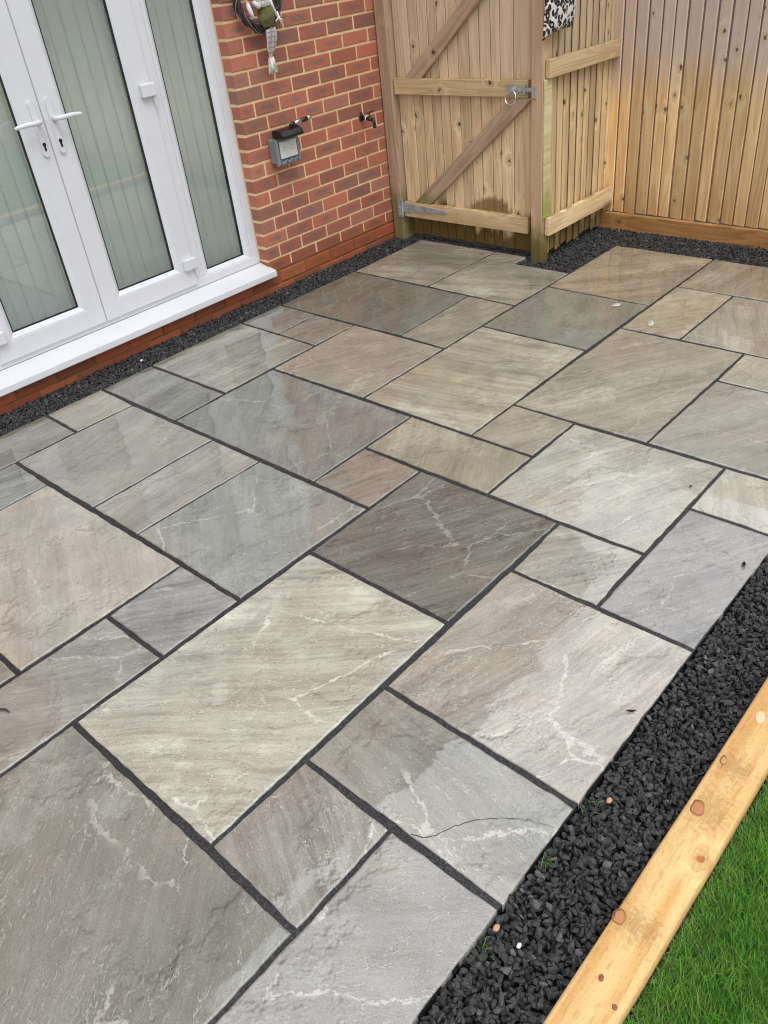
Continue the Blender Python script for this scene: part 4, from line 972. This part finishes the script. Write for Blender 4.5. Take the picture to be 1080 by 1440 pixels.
bm = bmesh.new(); add_tube(bm, [(CX, 2.655, CZ+.17), (CX, 2.625, CZ+.17), (CX, 2.620, CZ+.13)], .004, 6); obj('hook', bm, M['tapmetal'], wr)
# leopard cushion hung on the latch post corner
cu = thing('hanging_cushion', 'black and white leopard print cushion hanging against the post above the latch', 'cushion', (3.74, 1.43, 1.30))
bm = bmesh.new(); n = 22
c0 = Vector((3.578, 1.424, 1.163)); c1 = Vector((3.872, 1.424, 1.190)); c2 = Vector((3.955, 1.424, 1.57)); c3 = Vector((3.60, 1.424, 1.57))
for side in (-1, 1):
    rows = []
    for a in range(n+1):
        row = []
        for b in range(n+1):
            u, v_ = a/n, b/n
            # edges pulled in between the ears
            p = (c0*(1-u)+c1*u)*(1-v_)+(c3*(1-u)+c2*u)*v_
            pin = .016
            p = p+Vector((pin*4*v_*(1-v_)*(1-2*u), 0, pin*4*u*(1-u)*(1-2*v_)))
            th = .030*(16*u*(1-u)*v_*(1-v_))**.45
            p.y += side*th-.012+.006*noise.noise((u*6, v_*6, side))*min(1, th/.02)
            row.append(bm.verts.new(p))
        rows.append(row)
    for a in range(n):
        for b in range(n): bm.faces.new((rows[a][b], rows[a+1][b], rows[a+1][b+1], rows[a][b+1]) if side < 0 else (rows[a][b], rows[a][b+1], rows[a+1][b+1], rows[a+1][b]))
bmesh.ops.remove_doubles(bm, verts=bm.verts[:], dist=.0004)
mo = Vector((3.80, 1.42, 1.33))
for v in bm.verts: v.co -= mo
obj('cushion_cover', bm, M['leopard'], cu, True, Matrix.Translation(mo))
tube('hanging_loop', [(3.70, 1.412, 1.56), (3.71, 1.425, 1.64), (3.715, 1.462, 1.72)], .004, M['blackplastic'], cu, 6)

# ================================================================== SMALL THINGS ON THE GROUND
def leaf(x, y, L, w, rz, label, mat, cat='leaf', curl=.35, name='dead_leaf'):
    bm = bmesh.new(); rows = []
    for k in range(7):
        u = k/6; ww = w*math.sin(math.pi*min(1, u*.93+.05))**.8; row = []
        for q in (-1, 0, 1): row.append(bm.verts.new(((u-.5)*L, q*ww/2, .002+curl*L*((u-.5)**2)+abs(q)*curl*w*.4)))
        rows.append(row)
    for a, b in zip(rows, rows[1:]):
        for q in range(2): bm.faces.new((a[q], a[q+1], b[q+1], b[q]))
    bmesh.ops.solidify(bm, geom=bm.faces[:], thickness=.0006)
    return tag(obj(name, bm, mat, None, True, Matrix.Translation((x, y, .003)) @ Matrix.Rotation(rz, 4, 'Z')), label, cat)
leaf(1.640, -.572, .024, .011, .3, 'small dark leaf on grey slab close to the gravel strip', M['leaf'])
leaf(.929, -.575, .026, .008, -.9, 'thin curled leaf on the pinkish tan slab beside the gravel', M['leaf'])
bm = bmesh.new(); add_tube(bm, [(-.128, .838, .004), (-.112, .826, .006), (-.100, .808, .006), (-.098, .792, .004)], [.0015, .003, .0035, .002], 6)
tag(obj('dead_stalk', bm, M['leaf'], None, True), 'dark curved stalk lying on grey slab at far left', 'stalk')
leaf(1.945, -.262, .012, .008, .2, 'tiny dark leaf scrap at the edge of the pale cream slab', M['leaf'])
def splash(x, y, a, b, rz, label):
    bm = bmesh.new(); n = 24; c = bm.verts.new((0, 0, .0016)); vs = []
    for k in range(n):
        t_ = 2*math.pi*k/n; w = 1+.45*noise.noise((math.cos(t_)*1.6, math.sin(t_)*1.6, x*7))
        vs.append(bm.verts.new((a*w*math.cos(t_), b*w*math.sin(t_), -.0012)))
    for k in range(n): bm.faces.new((c, vs[k], vs[(k+1) % n]))
    return tag(obj('white_splash', bm, M['splash'], None, True, Matrix.Translation((x, y, .0048)) @ Matrix.Rotation(rz, 4, 'Z')), label, 'stain')
splash(3.285, .757, .030, .016, -.5, 'white splash mark on the smooth grey slab')
splash(3.150, .497, .038, .012, .4, 'white splash mark on the small tan slab near the grey one')
def stone(x, y, r, label, mat, z=.004):
    bm = bmesh.new(); bmesh.ops.create_icosphere(bm, subdivisions=2, radius=1)
    for v in bm.verts: v.co = v.co*(1+.22*noise.noise(v.co*1.7+Vector((x*5, y*5, 0)))); v.co = Vector((v.co.x*r*1.1, v.co.y*r*.8, v.co.z*r*.7))
    return tag(obj('pebble', bm, mat, None, False, Matrix.Translation((x, y, z))), label, 'pebble')
stone(.665, -.660, .008, 'small orange pebble on the black gravel beside slab corner', M['pebble'])
stone(.262, -.684, .006, 'tiny white chip on the black gravel strip', M['whitechip'])
stone(.263, -.628, .008, 'tiny brown pebble on black gravel close to lowest slab edge', M['pebble'])
stone(1.53, 2.53, .008, 'tiny white pebble on the black gravel under the door sill', M['whitechip'])
# seedling grass in the gravel
def seedling(x, y, n, h, label, grp='grass seedlings in the gravel'):
    bm = bmesh.new()
    for k in range(n):
        a = random.random()*6.28; l = random.uniform(.4, 1.0)*h; hh = random.uniform(.5, 1)*h; px, py = x+random.uniform(-.02, .02), y+random.uniform(-.012, .012)
        add_tube(bm, [(px, py, -.012), (px+l*.4*math.cos(a), py+l*.4*math.sin(a), hh*.6), (px+l*math.cos(a), py+l*math.sin(a), hh*.75)], [.0011, .0009, .0003], 4)
    return tag(obj('grass_seedling', bm, M['grass'], None, True), label, 'grass', grp)
for x, y, n, h, lab in ((.445, -.630, 9, .030, 'bright green grass tuft in the gravel beside the cracked slab corner'), (.62, -.632, 7, .026, 'thin grass seedlings in gravel near orange pebble'), (.20, -.640, 6, .034, 'thin grass blades in gravel at the bottom of the picture')):
    seedling(x, y, n, h, lab, None)

S.render.engine = 'CYCLES'
S.cycles.use_denoising = True; S.cycles.pixel_filter_type = 'BLACKMAN_HARRIS'; S.cycles.filter_width = 1.05
